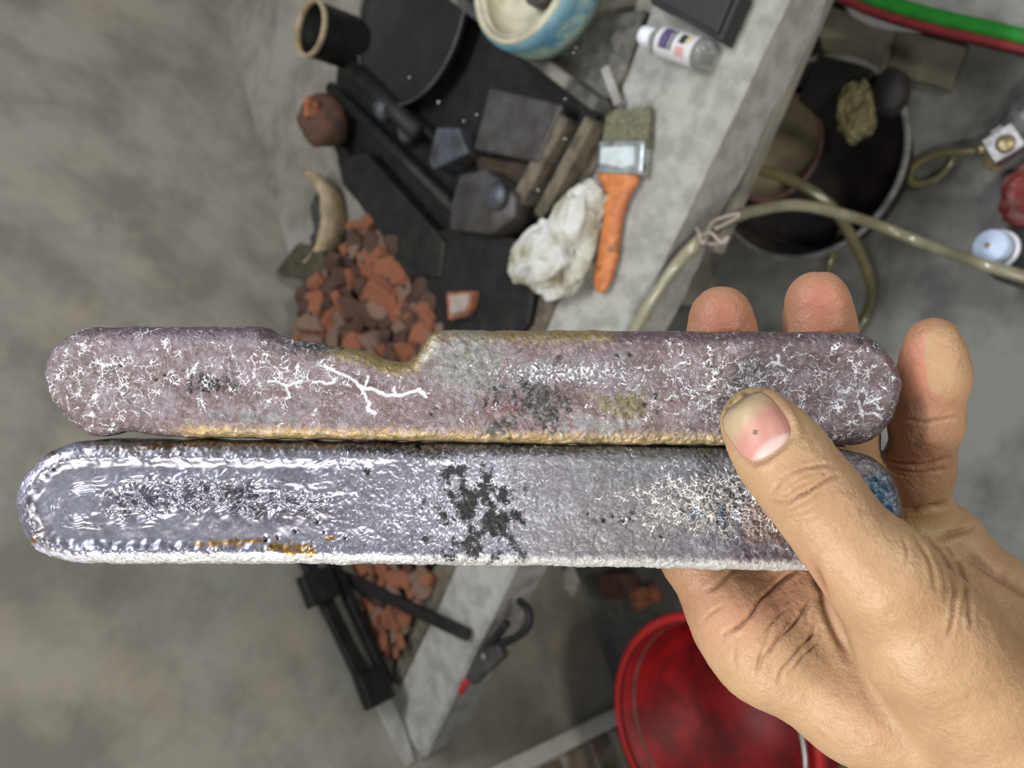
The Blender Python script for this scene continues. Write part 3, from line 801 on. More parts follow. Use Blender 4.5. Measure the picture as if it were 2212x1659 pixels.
# sack with printed stripes
def sack():
    e = empty('woven_sack', W(2150, 0, FLOOR_Z + .03), 'white woven sack with green band and red edge in the top right corner', 'sack')
    edge = [(1740, -30), (1800, -2), (1900, 38), (2030, 74), (2130, 96), (2230, 120), (2340, 150)]
    def off(p, k):
        return (p[0] + .25 * k, p[1] - k)
    def strip(k0, k1, z, m, name, n=24):
        a = catmull([W(*off(p, k0), z) for p in edge], 4); b = catmull([W(*off(p, k1), z) for p in edge], 4)
        bm = bmesh.new(); rows = []
        ns = 5
        for i in range(len(a)):
            row = []
            for j in range(ns):
                t = j / (ns - 1); p = a[i].lerp(b[i], t)
                row.append(p + Vector((0, 0, .004 * math.sin(math.pi * t))))
            rows.append(row)
        top = [[bm.verts.new(p) for p in r] for r in rows]; bot = [[bm.verts.new(Vector((p.x, p.y, p.z - .02))) for p in r] for r in rows]
        for i in range(len(rows) - 1):
            for j in range(ns - 1):
                bm.faces.new((top[i][j], top[i + 1][j], top[i + 1][j + 1], top[i][j + 1])); bm.faces.new((bot[i][j], bot[i][j + 1], bot[i + 1][j + 1], bot[i + 1][j]))
            bm.faces.new((top[i][0], bot[i][0], bot[i + 1][0], top[i + 1][0])); bm.faces.new((top[i][-1], top[i + 1][-1], bot[i + 1][-1], bot[i][-1]))
        for r in (0, -1):
            for j in range(ns - 1):
                bm.faces.new((top[r][j], top[r][j + 1], bot[r][j + 1], bot[r][j]))
        return from_bm(name, bm, m, e, True)
    zz = FLOOR_Z + .075
    strip(0, 19, zz, M['redband'], 'red_edge'); strip(19, 52, zz + .002, M['green'], 'green_band'); strip(52, 420, zz + .003, M['sack'], 'sack_cloth')
    # the filled body under the cloth
    bm = blob(W(2190, -170, FLOOR_Z + .036), .24, .14, .027, 4, .04, 2, 3)
    from_bm('sack_body', bm, M['sack'], e, True)
sack()
# hoses
fz = FLOOR_Z
def hose(pts, r, m, label, name='rubber_hose'):
    o = from_bm(name, tube(catmull([W(x, y, z) for x, y, z in pts], 10), r, 12), m, None, True); tag(o, label, 'hose'); return o
hose([(1345, 760, .006), (1372, 712, .006), (1410, 645, .008), (1460, 575, .004), (1512, 520, .0), (1560, 482, -.06), (1630, 455, -.13), (1720, 443, -.20), (1810, 460, -.26), (1900, 488, -.34), (2000, 528, -.36), (2110, 567, -.32), (2240, 606, -.33)], .0078, M['hosep'], 'pale olive hose tied to the bench edge and running to the right edge')
hose([(1590, 372, fz + .20), (1640, 368, fz + .20), (1700, 385, fz + .19), (1765, 420, fz + .17), (1815, 470, fz + .14), (1850, 535, fz + .09), (1874, 590, fz + .05), (1884, 630, fz + .03), (1874, 680, fz + .012), (1845, 720, fz + .012), (1800, 760, fz + .012)], .0085, M['hose'], 'olive hose looping over the black basin and down behind the fingers')
hose([(1835, 470, fz + .10), (1818, 500, fz + .06), (1802, 540, fz + .02), (1788, 590, fz + .010), (1780, 640, fz + .010)], .006, M['hose'], 'thin dark olive hose end below the crossing of the hoses')
hose([(2110, 326, fz + .03), (2070, 328, fz + .03), (2020, 335, fz + .024), (1975, 358, fz + .016), (1962, 385, fz + .010), (1985, 398, fz + .010), (2030, 382, fz + .014), (2056, 350, fz + .02), (2066, 328, fz + .018)], .0060, M['hose'], 'small olive hose loop at the metal valve')
# wire tie
e = empty('wire_tie', W(1530, 520, 0), 'thin wire tie knotted round the pale hose at the bench edge', 'tie')
from_bm('wire_loop', tube(catmull([W(1512, 512, .008), W(1535, 503, .012), W(1560, 525, .010), W(1572, 512, .008), W(1545, 527, .006), W(1515, 522, .006)], 8), .0016, 8), M['wire'], e, True)
from_bm('wire_loop', tube(catmull([W(1510, 500, .010), W(1520, 525, .014), W(1540, 480, -.01), W(1590, 462, -.03), W(1592, 470, -.03), W(1545, 495, -.01)], 8), .0018, 8), M['wire'], e, True)
from_bm('wire_end', tube(catmull([W(1505, 492, .006), W(1512, 510, .012), W(1518, 524, .008)], 8), .0016, 8), M['wire'], e, True)
# valve
e = empty('air_valve', W(2165, 300, fz), 'grey metal valve with a hose nipple at the right edge', 'valve')
va = W(2112, 328, fz + .04); vb = W(2260, 235, fz + .04); vx = (vb - va).normalized()
from_bm('nipple', lathe([(0, 0), (.006, 0), (.009, .006), (.006, .012), (.009, .014), (.006, .022), (.006, .03), (0, .03)], va, vx, 20), M['brass'], e, True)
from_bm('hex_nut', lathe([(0, .024), (.017, .024), (.0185, .027), (.0185, .042), (.017, .045), (0, .045)], va, vx, 6), M['galv'], e)
from_bm('valve_body', lathe([(0, .04), (.022, .042), (.030, .055), (.036, .075), (.038, .20), (.03, .21), (0, .21)], va, vx, 32), M['galv'], e, True)
from_bm('collar', lathe([(.034, .085), (.041, .087), (.041, .10), (.034, .102)], va, vx, 32), M['galv'], e, True)
from_bm('screw_head', lathe([(0, 0), (.012, 0), (.013, .004), (.009, .008), (0, .008)], W(2172, 312, fz + .075), (.3, 0, 1), 18), M['brass'], e, True)
from_bm('screw_boss', jitter(bevel(obox(W(2172, 312, fz + .062), vx, vx.cross(Vector((0, 0, 1))), (0, 0, 1), .022, .020, .014), .003, 2), .0005), M['galv'], e)
from_bm('cap_nut', lathe([(0, 0), (.013, 0), (.014, .004), (.014, .016), (.011, .02), (0, .02)], W(2140, 342, fz + .04), (.5, -.6, .5), 6), M['brass'], e)
o = from_bm('red_cloth', jitter(blob(W(2222, 425, fz + .02), .035, .05, .022, 4, .25, 2.4, 6), .002, 60), M['redcloth'], None, True); tag(o, 'dirty red rag on the floor at the right edge below the valve', 'rag')
# dark bottle with pale blue cap standing on the floor
bt = W(2134, 530, fz + .19); bx = Vector((-.22, .10, 1)).normalized(); ba = bt - bx * .172
e = empty('dark_bottle', ba, 'dark plastic bottle with a pale blue cap standing at the right edge', 'bottle')
from_bm('bottle_body', lathe([(0, .001), (.034, .001), (.037, .005), (.037, .10), (.034, .118), (.022, .134), (.021, .137), (.021, .15), (0, .15)], ba, bx, 40), M['bottle'], e, True)
from_bm('cap_ring', lathe([(.0, .140), (.024, .140), (.025, .142), (.025, .147), (.0, .148)], ba, bx, 32), M['capw'], e, True)
from_bm('cap', lathe([(0, .150), (.0205, .150), (.0215, .152), (.0215, .166), (.0195, .170), (.007, .170), (.006, .172), (0, .172)], ba, bx, 32), M['capblue'], e, True)
from_bm('cap_dimple', lathe([(0, .171), (.0035, .171), (.0035, .1735), (0, .174)], ba, bx, 12), M['brass'], e, True)
o = from_bm('paper_scrap', jitter(bevel(prism([(2130, 585), (2165, 590), (2225, 600), (2225, 618), (2180, 612), (2150, 602)], fz, fz + .004), .0006, 1), .0006, 40), M['bluelabel']); tag(o, 'scrap of pale blue label on the floor under the hose', 'scrap')

# ------------------------------------------------------------------ red bucket
rc_ = W(1530, 1580, FLOOR_Z + .26)
c = Vector((rc_.x, rc_.y, FLOOR_Z))
e = empty('red_bucket', c, 'big red plastic bucket with a wire bail below the hand', 'bucket')
Rb = .172
from_bm('bucket_wall', lathe([(0, 0), (Rb * .76, 0), (Rb * .78, .006), (Rb * .985, .255), (Rb * .965, .255), (Rb * .945, .232), (Rb * .93, .230), (Rb * .75, .012), (0, .010)], c, seg=72), M['red'], e, True)
from_bm('rim', lathe([(Rb * .96, .25), (Rb * .99, .247), (Rb * 1.035, .248), (Rb * 1.04, .258), (Rb * 1.01, .265), (Rb * .965, .262)], c, seg=72), M['redd'], e, True)
from_bm('grimy_band', lathe([(Rb * .944, .232), (Rb * .94, .231), (Rb * .895, .175), (Rb * .90, .175)], c, seg=72), M['grime'], e, True)
from_bm('step_ring', lathe([(Rb * .948, .228), (Rb * .938, .232), (Rb * .925, .228), (Rb * .93, .222)], c, seg=72), M['terra'], e, True)
bp = []
for i in range(25):
    an = -1.75 + 2.5 * i / 24
    bp.append(c + Vector((math.cos(an) * Rb * .93, math.sin(an) * Rb * .93 , .268 + .012 * math.sin(math.pi * i / 24))))
from_bm('bail', tube(bp, .0035, 10), M['chrome'], e, True)
for an in (-1.75, .75):
    from_bm('bail_ear', jitter(bevel(obox(c + Vector((math.cos(an) * Rb * .99, math.sin(an) * Rb * .99, .262)), (math.cos(an), math.sin(an), 0), (-math.sin(an), math.cos(an), 0), (0, 0, 1), .010, .016, .012), .003, 2), .0003), M['redd'], e)
# rusty things behind the bucket on the floor
o = from_bm('rusty_offcut', jitter(bevel(prism([(1285, 1240), (1340, 1238), (1365, 1275), (1330, 1300), (1300, 1290)], FLOOR_Z, FLOOR_Z + .05), .006, 2), .004, 30), M['brick3']); tag(o, 'rusty brown offcut on the floor behind the red bucket', 'offcut')
o = from_bm('rusty_offcut', jitter(bevel(prism([(1350, 1275), (1400, 1262), (1420, 1300), (1370, 1325)], FLOOR_Z, FLOOR_Z + .03), .005, 2), .004, 30), M['brick1']); tag(o, 'orange rusty chunk on the floor between bucket and wall', 'offcut')
o = from_bm('clear_scrap', jitter(blob(W(1245, 1262, FLOOR_Z + .10), .02, .035, .012, 3, .3, 2.5, 8), .002, 60), M['plaster']); o.location = wallpt(1240, 1250, .012); tag(o, 'pale plaster blob stuck to the wall below the kerb', 'plaster')
# ------------------------------------------------------------------ metal bars
DREF = 0.204
SB = DREF / F_PX
CAM4 = m4.copy()
def poly_local(poly):
    return np.array([((x - CX) * SB, (CY - y) * SB) for x, y in poly])
def spline2(pts, n=6):
    c = catmull([Vector((x, y, 0)) for x, y in pts] + [Vector((*pts[0], 0))], n)[:-1]
    return [(p.x, p.y) for p in c]
def sd_poly(X, Y, poly):
    d = np.full(X.shape, 1e9); s = np.ones(X.shape)
    n = len(poly)
    for i in range(n):
        ax, ay = poly[i]; bx, by = poly[(i + 1) % n]
        ex, ey = bx - ax, by - ay
        wx, wy = X - ax, Y - ay
        t = np.clip((wx * ex + wy * ey) / (ex * ex + ey * ey + 1e-18), 0, 1)
        d = np.minimum(d, (wx - ex * t) ** 2 + (wy - ey * t) ** 2)
        c1 = Y >= ay; c2 = Y < by; c3 = ex * wy > ey * wx
        fl = (c1 & c2 & c3) | (~c1 & ~c2 & ~c3)
        s = np.where(fl, -s, s)
    return s * np.sqrt(d)
def dpl(U, V, pts):
    """distance to an open polyline"""
    d = np.full(U.shape, 1e9)
    for (ax, ay), (bx, by) in zip(pts[:-1], pts[1:]):
        ex, ey = bx - ax, by - ay
        t = np.clip(((U - ax) * ex + (V - ay) * ey) / (ex * ex + ey * ey + 1e-9), 0, 1)
        d = np.minimum(d, np.hypot(U - ax - ex * t, V - ay - ey * t))
    return d
top_px = [(98, 820), (106, 775), (128, 742), (160, 718), (200, 707), (260, 706), (420, 706), (540, 706), (575, 708), (600, 724), (640, 734), (700, 744), (750, 751), (800, 763), (835, 777), (865, 782), (890, 775), (910, 755), (928, 727), (950, 714), (1000, 713), (1300, 714), (1600, 716), (1820, 717), (1862, 722), (1896, 738), (1924, 770), (1943, 815), (1944, 850), (1933, 895), (1905, 932), (1868, 957), (1820, 965), (1600, 964), (1300, 962), (1050, 958), (850, 954), (640, 950), (480, 947), (380, 945), (320, 938), (270, 933), (230, 942), (190, 938), (150, 906), (115, 868)]
bot_px = [(40, 1085), (48, 1048), (68, 1012), (100, 982), (140, 962), (195, 951), (300, 950), (600, 953), (900, 957), (1200, 962), (1560, 967), (1780, 970), (1840, 974), (1890, 992), (1925, 1030), (1944, 1085), (1938, 1140), (1905, 1190), (1860, 1218), (1800, 1230), (1650, 1231), (1400, 1226), (1100, 1221), (800, 1218), (500, 1217), (200, 1216), (135, 1208), (85, 1184), (55, 1145)]
top_poly = poly_local(spline2(top_px, 3)); bot_poly = poly_local(spline2(bot_px, 3))
ZT, ZB = 0.0040, -0.0090
def ext_sdf(sd, Z, r):
    hz = (ZT - ZB) / 2; zc = (ZT + ZB) / 2
    qx = sd[..., None] + r; qz = np.abs(Z - zc)[None, None, :] - hz + r
    return np.minimum(np.maximum(qx, qz), 0) + np.sqrt(np.maximum(qx, 0) ** 2 + np.maximum(qz, 0) ** 2) - r
def gs(U, V, cx, cy, rx, ry):
    return np.exp(-(((U - cx) / rx) ** 2 + ((V - cy) / ry) ** 2))
pores_top = [(943, 881, 5), (932, 893, 4), (1075, 869, 4), (1147, 876, 8), (1051, 874, 5), (338, 821, 5), (402, 800, 4), (356, 810, 3), (440, 833, 3), (416, 815, 4), (1122, 756, 7), (1210, 771, 6), (1418, 853, 7), (1394, 873, 6), (1425, 882, 6), (1453, 862, 4), (1334, 768, 5), (1362, 766, 6), (1230, 885, 8), (500, 850, 4), (470, 822, 4), (262, 790, 4), (510, 838, 6), (1140, 828, 6), (1158, 826, 4), (1858, 735, 8), (1898, 745, 10)]
pores_bot = [(1289, 1126, 6), (1304, 1124, 7), (1326, 1115, 6), (1365, 1122, 7), (1369, 1108, 6), (1346, 1126, 4), (1270, 1110, 3), (1428, 1160, 4), (1395, 1099, 3), (1477, 1107, 4), (1490, 1094, 4), (1580, 1058, 5), (1590, 1075, 4), (684, 1126, 6), (745, 1163, 4), (573, 1165, 7), (598, 1162, 5), (637, 1148, 5), (793, 1019, 9), (904, 965, 8), (515, 1086, 4), (435, 1078, 4), (1467, 1068, 4), (700, 1150, 3), (118, 1015, 3)]
def cellridge(u, v, s):
    uu = u + .5 * pnoise(u * .7 + 3, v * .7, s + 400); vv = v + .5 * pnoise(u * .7, v * .7 + 9, s + 401)
    ca, sa = .83, .557
    return 1 - np.abs(pnoise(uu * ca - vv * sa, uu * sa + vv * ca, s)) * 3.2
def disp_top(U, V, sdp):
    d = .00022 * fbm(U / 60, V / 60, None, 3, 4) + .00010 * fbm(U / 9, V / 9, None, 8, 3)
    crust = gs(U, V, 1010, 790, 75, 60) + gs(U, V, 1165, 875, 60, 50) + gs(U, V, 1345, 880, 75, 50) + .7 * gs(U, V, 1020, 915, 80, 30) + .6 * gs(U, V, 560, 905, 90, 18)
    d += crust * (.00035 + .00040 * fbm(U / 16, V / 16, None, 21, 4))
    edge = sstep(50, 8, sdp)
    bead = edge * ((gs(U, V, 620, 940, 260, 60) + gs(U, V, 820, 770, 130, 60)) * .00022 * np.clip(fbm(U / 3.5, V / 3.5, None, 31, 2), 0, 1))
    d += bead + edge * gs(U, V, 1400, 950, 230, 30) * .00025 * fbm(U / 10, V / 10, None, 41, 3)
    d += .00025 * sstep(60, 100, sdp) * 0
    d -= .0007 * gs(U, V, 1760, 870, 60, 28) + .0004 * gs(U, V, 690, 745, 70, 14)
    for x, y, r in pores_top:
        d -= .0006 * np.exp(-(((U - x) ** 2 + (V - y) ** 2) / (r * r)))
    return d
def disp_bot(U, V, sdp):
    L = sstep(900, 450, U)
    d = .00012 * fbm(U / 70, V / 70, None, 53, 3) + (.000022 + .00006 * sstep(600, 900, U)) * fbm(U / 8, V / 8, None, 58, 3)
    rimn = sdp + 5 * fbm(U / 30, V / 30, None, 61, 2)
    d -= L * .0011 * sstep(34, 58, rimn) + (1 - L) * .00035 * sstep(24, 46, rimn)
    d += L * .0006 * np.exp(-((rimn - 34) / 9) ** 2) * (.5 + .8 * np.clip(fbm(U / 7, V / 7, None, 66, 2), 0, 1.5))
    arcs = sstep(70, 84, sdp + 8 * fbm(U / 40, V / 40, None, 68, 2)) * sstep(122, 104, sdp) * sstep(430, 260, U) * np.clip(.4 + fbm(U / 40, V / 40, None, 67, 2), 0, 1)
    d += arcs * .00024 * np.sin(sdp * .62 + 3 * fbm(U / 40, V / 40, None, 69, 2))
    lump = np.exp(-((V - 1078 - 10 * np.sin(U / 90) + 8 * fbm(U / 50, V / 50, None, 77, 2)) / 36) ** 2) * sstep(190, 270, U + 25 * fbm(U / 30, V / 30, None, 78, 2)) * sstep(800, 520, U)
    d += lump * (.0010 * cellridge(U / 46, V / 30, 71) + .0006 * cellridge(U / 17, V / 13, 75) - .0002)
    d += sstep(600, 700, U) * sstep(1900, 1500, U) * .00012 * cellridge(U / 9, V / 7, 79)
    dk = gs(U, V, 1050, 1120, 140, 95)
    d += dk * .00045 * fbm(U / 12, V / 12, None, 83, 4)
    br = gs(U, V, 1560, 1090, 150, 55)
    d += br * .00035 * cellridge(U / 17, V / 12, 88)
    d += sstep(30, 12, sdp) * .00018 * fbm(U / 8, V / 8, None, 91, 3)
    for x, y, r in pores_bot:
        d -= .0006 * np.exp(-(((U - x) ** 2 + (V - y) ** 2) / (r * r)))
    return d
def mixa(c, col, f):
    f = np.clip(f, 0, 1)[:, None]
    return c * (1 - f) + np.array(lin(*col))[None, :] * f
big_cracks = [[(702, 791), (720, 800), (736, 807), (752, 812), (767, 822), (778, 834), (787, 838), (810, 842), (837, 855), (855, 852), (871, 853), (890, 846), (905, 842), (921, 858)],
              [(780, 836), (786, 850), (792, 861), (799, 872), (793, 880), (800, 888), (811, 894)], [(787, 838), (791, 826), (796, 812)], [(580, 822), (601, 825), (615, 834), (640, 826), (652, 823)],
              [(676, 824), (690, 822), (704, 829), (722, 826)], [(855, 852), (850, 842), (853, 836)], [(612, 830), (620, 845), (628, 857), (618, 860)],
              [(1854, 866), (1858, 880), (1864, 900)], [(1868, 872), (1885, 866), (1905, 862)], [(1872, 894), (1890, 892), (1906, 906)], [(1680, 768), (1683, 784), (1672, 790)], [(1655, 790), (1668, 782), (1690, 790)], [(1812, 845), (1830, 850), (1836, 838)]]
for cr_ in big_cracks:
    pass
def col_top(U, V, sdp):
    n1 = fbm(U / 90, V / 70, None, 101, 4); n2 = fbm(U / 30, V / 30, None, 107, 4); n3 = fbm(U / 11, V / 11, None, 111, 3)
    c = np.tile(np.array(lin(166, 140, 142)), (len(U), 1))
    c = mixa(c, (150, 124, 120), sstep(-.1, .7, n1)); c = mixa(c, (182, 168, 176), sstep(.0, .8, -n1 + .3 * n2))
    c = mixa(c, (150, 108, 100), .7 * sstep(.2, .9, n2) * (gs(U, V, 350, 830, 220, 60) + gs(U, V, 1080, 880, 60, 25)))
    c = mixa(c, (196, 186, 200), .7 * gs(U, V, 480, 720, 220, 26))  # bluish highlight along the top left edge, painted into the colour
    e = sstep(40, 14, sdp + 10 * n3)
    c = mixa(c, (146, 120, 126), .6 * e)
    gold = e * (sstep(330, 430, U) * sstep(1750, 1500, U) * (V > 880) + sstep(950, 990, U) * sstep(1360, 1290, U) * (V < 780) + sstep(640, 760, U) * sstep(1000, 930, U) * (V < 850) * 1.1)
    c = mixa(c, (170, 148, 92), .9 * gold)
    c = mixa(c, (205, 192, 150), .6 * gold * sstep(1150, 1250, U) * sstep(-.2, .5, n3))
    c = mixa(c, (178, 180, 172), .9 * np.clip(gs(U, V, 1010, 785, 72, 58) * 1.5 + .5 * n2, 0, 1) * (gs(U, V, 1010, 785, 90, 70) > .25))
    c = mixa(c, (168, 150, 84), .8 * sstep(.3, .9, n3) * (gs(U, V, 1010, 800, 110, 80) + gs(U, V, 1040, 920, 110, 40)))
    c = mixa(c, (74, 74, 68), .95 * sstep(.35, .6, gs(U, V, 1170, 872, 55, 62) + .45 * n2 + .35 * n3 - .05) )
    c = mixa(c, (70, 68, 60), .9 * sstep(.45, .7, gs(U, V, 1085, 925, 40, 25) + .45 * n2 + .35 * n3 - .05))
    c = mixa(c, (160, 146, 88), .9 * sstep(.35, .6, gs(U, V, 1352, 880, 62, 42) + .45 * n2 + .35 * n3 - .05))
    c = mixa(c, (186, 186, 184), .8 * sstep(.4, .7, gs(U, V, 1300, 915, 90, 22) + .45 * n2 + .35 * n3 - .05))
    c = mixa(c, (150, 82, 66), .7 * sstep(.4, .7, gs(U, V, 1090, 885, 60, 16) + .2 * n3))
    c = mixa(c, (108, 82, 72), .6 * gs(U, V, 1600, 820, 90, 50))  # shadow above the thumb tip, painted into the bar colour
    c = mixa(c, (72, 86, 80), .8 * sstep(.4, .7, gs(U, V, 690, 748, 70, 12) + .3 * n3))
    c = mixa(c, (178, 180, 178), .8 * sstep(.4, .7, gs(U, V, 560, 900, 90, 18) + .45 * n2 + .35 * n3 - .05))
    crack = .16 + .42 * (gs(U, V, 220, 830, 150, 110) + gs(U, V, 600, 810, 200, 60) + gs(U, V, 1830, 850, 120, 110) + gs(U, V, 1560, 840, 160, 90))
    crack *= 1 - np.clip(gs(U, V, 1010, 785, 80, 60) + gold + gs(U, V, 1170, 872, 60, 62), 0, 1)
    speck = .06 + .58 * gs(U, V, 1200, 805, 150, 40) + .34 * gs(U, V, 1370, 810, 110, 70) + .45 * gs(U, V, 1560, 860, 110, 60) + .4 * gs(U, V, 1650, 800, 80, 30) + .4 * gs(U, V, 640, 745, 90, 30) + .3 * gs(U, V, 1000, 800, 120, 60)
    dark = .15 + .5 * gs(U, V, 450, 830, 120, 40) + .4 * gs(U, V, 1100, 860, 120, 60)
    metal = .35 + .15 * gold + .1 * e
    c = c * (.40 + .40 * np.clip(gold, 0, 1))[:, None]  # gold edges kept brighter, their highlight painted into the colour
    wv = 3.0 * n3
    for k, pl in enumerate(big_cracks):
        wd_ = 3.2 if k < 2 else 2.2
        c = mixa(c, (232, 234, 240), sstep(wd_ + 1.2, wd_ - 1.2, dpl(U + wv, V + 2.5 * n2, pl) ) )
    for x, y, r in pores_top:
        c = mixa(c, (26, 24, 24), sstep(r * 1.1, r * .6, np.hypot(U - x, V - y)))
    return c, crack, speck, dark, metal
def col_bot(U, V, sdp):
    n1 = fbm(U / 90, V / 70, None, 201, 4); n2 = fbm(U / 30, V / 30, None, 207, 4); n3 = fbm(U / 10, V / 10, None, 211, 3)
    ns = fbm(U / 90, V / 8, None, 215, 4)
    c = np.tile(np.array(lin(186, 186, 200)), (len(U), 1))
    c = mixa(c, (150, 148, 148), sstep(900, 1400, U + 90 * n1))
    c = mixa(c, (160, 140, 142), sstep(1520, 1720, U + 60 * n1) * sstep(1110, 1200, V + 30 * n2))
    c = mixa(c, (158, 152, 160), .6 * sstep(0, .7, n1))
    cen = np.exp(-((V - 1088) / 42) ** 2) * sstep(220, 330, U) * sstep(800, 640, U)
    c = mixa(c, (124, 118, 130), .5 * cen * sstep(-.1, .6, ns))
    c = mixa(c, (104, 98, 104), .7 * gs(U, V + 12 * n2, 600, 1112, 110, 20))
    e = sstep(34, 16, sdp + 8 * n3)
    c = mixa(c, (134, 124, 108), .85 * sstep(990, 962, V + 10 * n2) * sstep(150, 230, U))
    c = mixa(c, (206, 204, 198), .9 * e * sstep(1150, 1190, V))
    c = mixa(c, (196, 194, 214), .8 * sstep(240, 110, U) * e)  # left end reflection painted into the rim colour
    c = mixa(c, (150, 140, 120), .8 * sstep(.3, .6, n2) * e * sstep(350, 150, U) * sstep(1150, 1190, V))
    def stain(cx, cy, rx, ry, col, k=.95, th=.42):
        return mixa(c, col, k * sstep(th, th + .14, gs(U, V, cx, cy, rx * 1.15, ry * 1.15) + .40 * n3 + .2 * n2 - .05))
    for a in ((478, 1173, 52, 8), (540, 1168, 40, 6), (600, 1182, 26, 12), (640, 1186, 34, 14), (668, 1192, 14, 14), (712, 1162, 10, 5), (72, 1168, 9, 9)):
        c = stain(*a, (178, 134, 56))
    for a in ((345, 962, 40, 8), (430, 958, 60, 6), (560, 957, 60, 5), (700, 958, 60, 4), (108, 978, 14, 8)):
        c = stain(*a, (122, 88, 42))
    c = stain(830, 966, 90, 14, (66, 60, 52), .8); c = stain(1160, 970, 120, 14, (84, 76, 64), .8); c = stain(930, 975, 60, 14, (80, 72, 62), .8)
    for a in ((1560, 1115, 12, 26), (1500, 1108, 14, 14), (1590, 1105, 10, 20)):
        c = stain(*a, (62, 104, 140), .8)
    c = mixa(c, (126, 124, 150), .6 * gs(U, V, 1560, 1180, 120, 22))
    c = mixa(c, (176, 138, 118), .75 * sstep(.3, .6, gs(U, V, 1660, 1125, 70, 60) + .2 * n2))
    c = mixa(c, (120, 136, 156), .5 * gs(U, V, 1460, 1020, 120, 40))
    c = mixa(c, (46, 116, 150), .95 * sstep(.3, .5, gs(U, V, 1905, 1085, 34, 70) + .25 * n3))
    c = mixa(c, (150, 136, 136), .7 * sstep(1860, 1900, U) * sstep(40, 12, sdp))
    for x, y, r in pores_bot:
        c = mixa(c, (22, 22, 24), sstep(r * 1.1, r * .6, np.hypot(U - x, V - y)))
    crack = .10 + .95 * gs(U, V, 1600, 1090, 160, 60) + .3 * gs(U, V, 1440, 1060, 120, 60)
    speck = .06 + .22 * gs(U, V, 900, 1060, 220, 110) + .34 * gs(U, V, 1120, 1060, 160, 90) + .2 * gs(U, V, 1400, 1050, 180, 60) + .15 * e * sstep(1150, 1190, V)
    dark = .12 + .66 * gs(U, V, 1045, 1125, 125, 90) + .36 * gs(U, V, 1010, 1030, 120, 70) + .35 * gs(U, V, 880, 1165, 70, 30) + .3 * gs(U, V, 1060, 1205, 120, 25)
    dark *= np.clip(.85 + .7 * fbm(U / 38, V / 38, None, 221, 4), 0, 1.5)
    metal = .92 - .35 * sstep(800, 1300, U) - .4 * e * sstep(1160, 1195, V)
    c = c * (.56 - .14 * sstep(900, 1400, U) + .35 * e * sstep(1160, 1195, V))[:, None]  # cream lower edge brightened further, a painted highlight
    return c, crack, speck, dark, metal
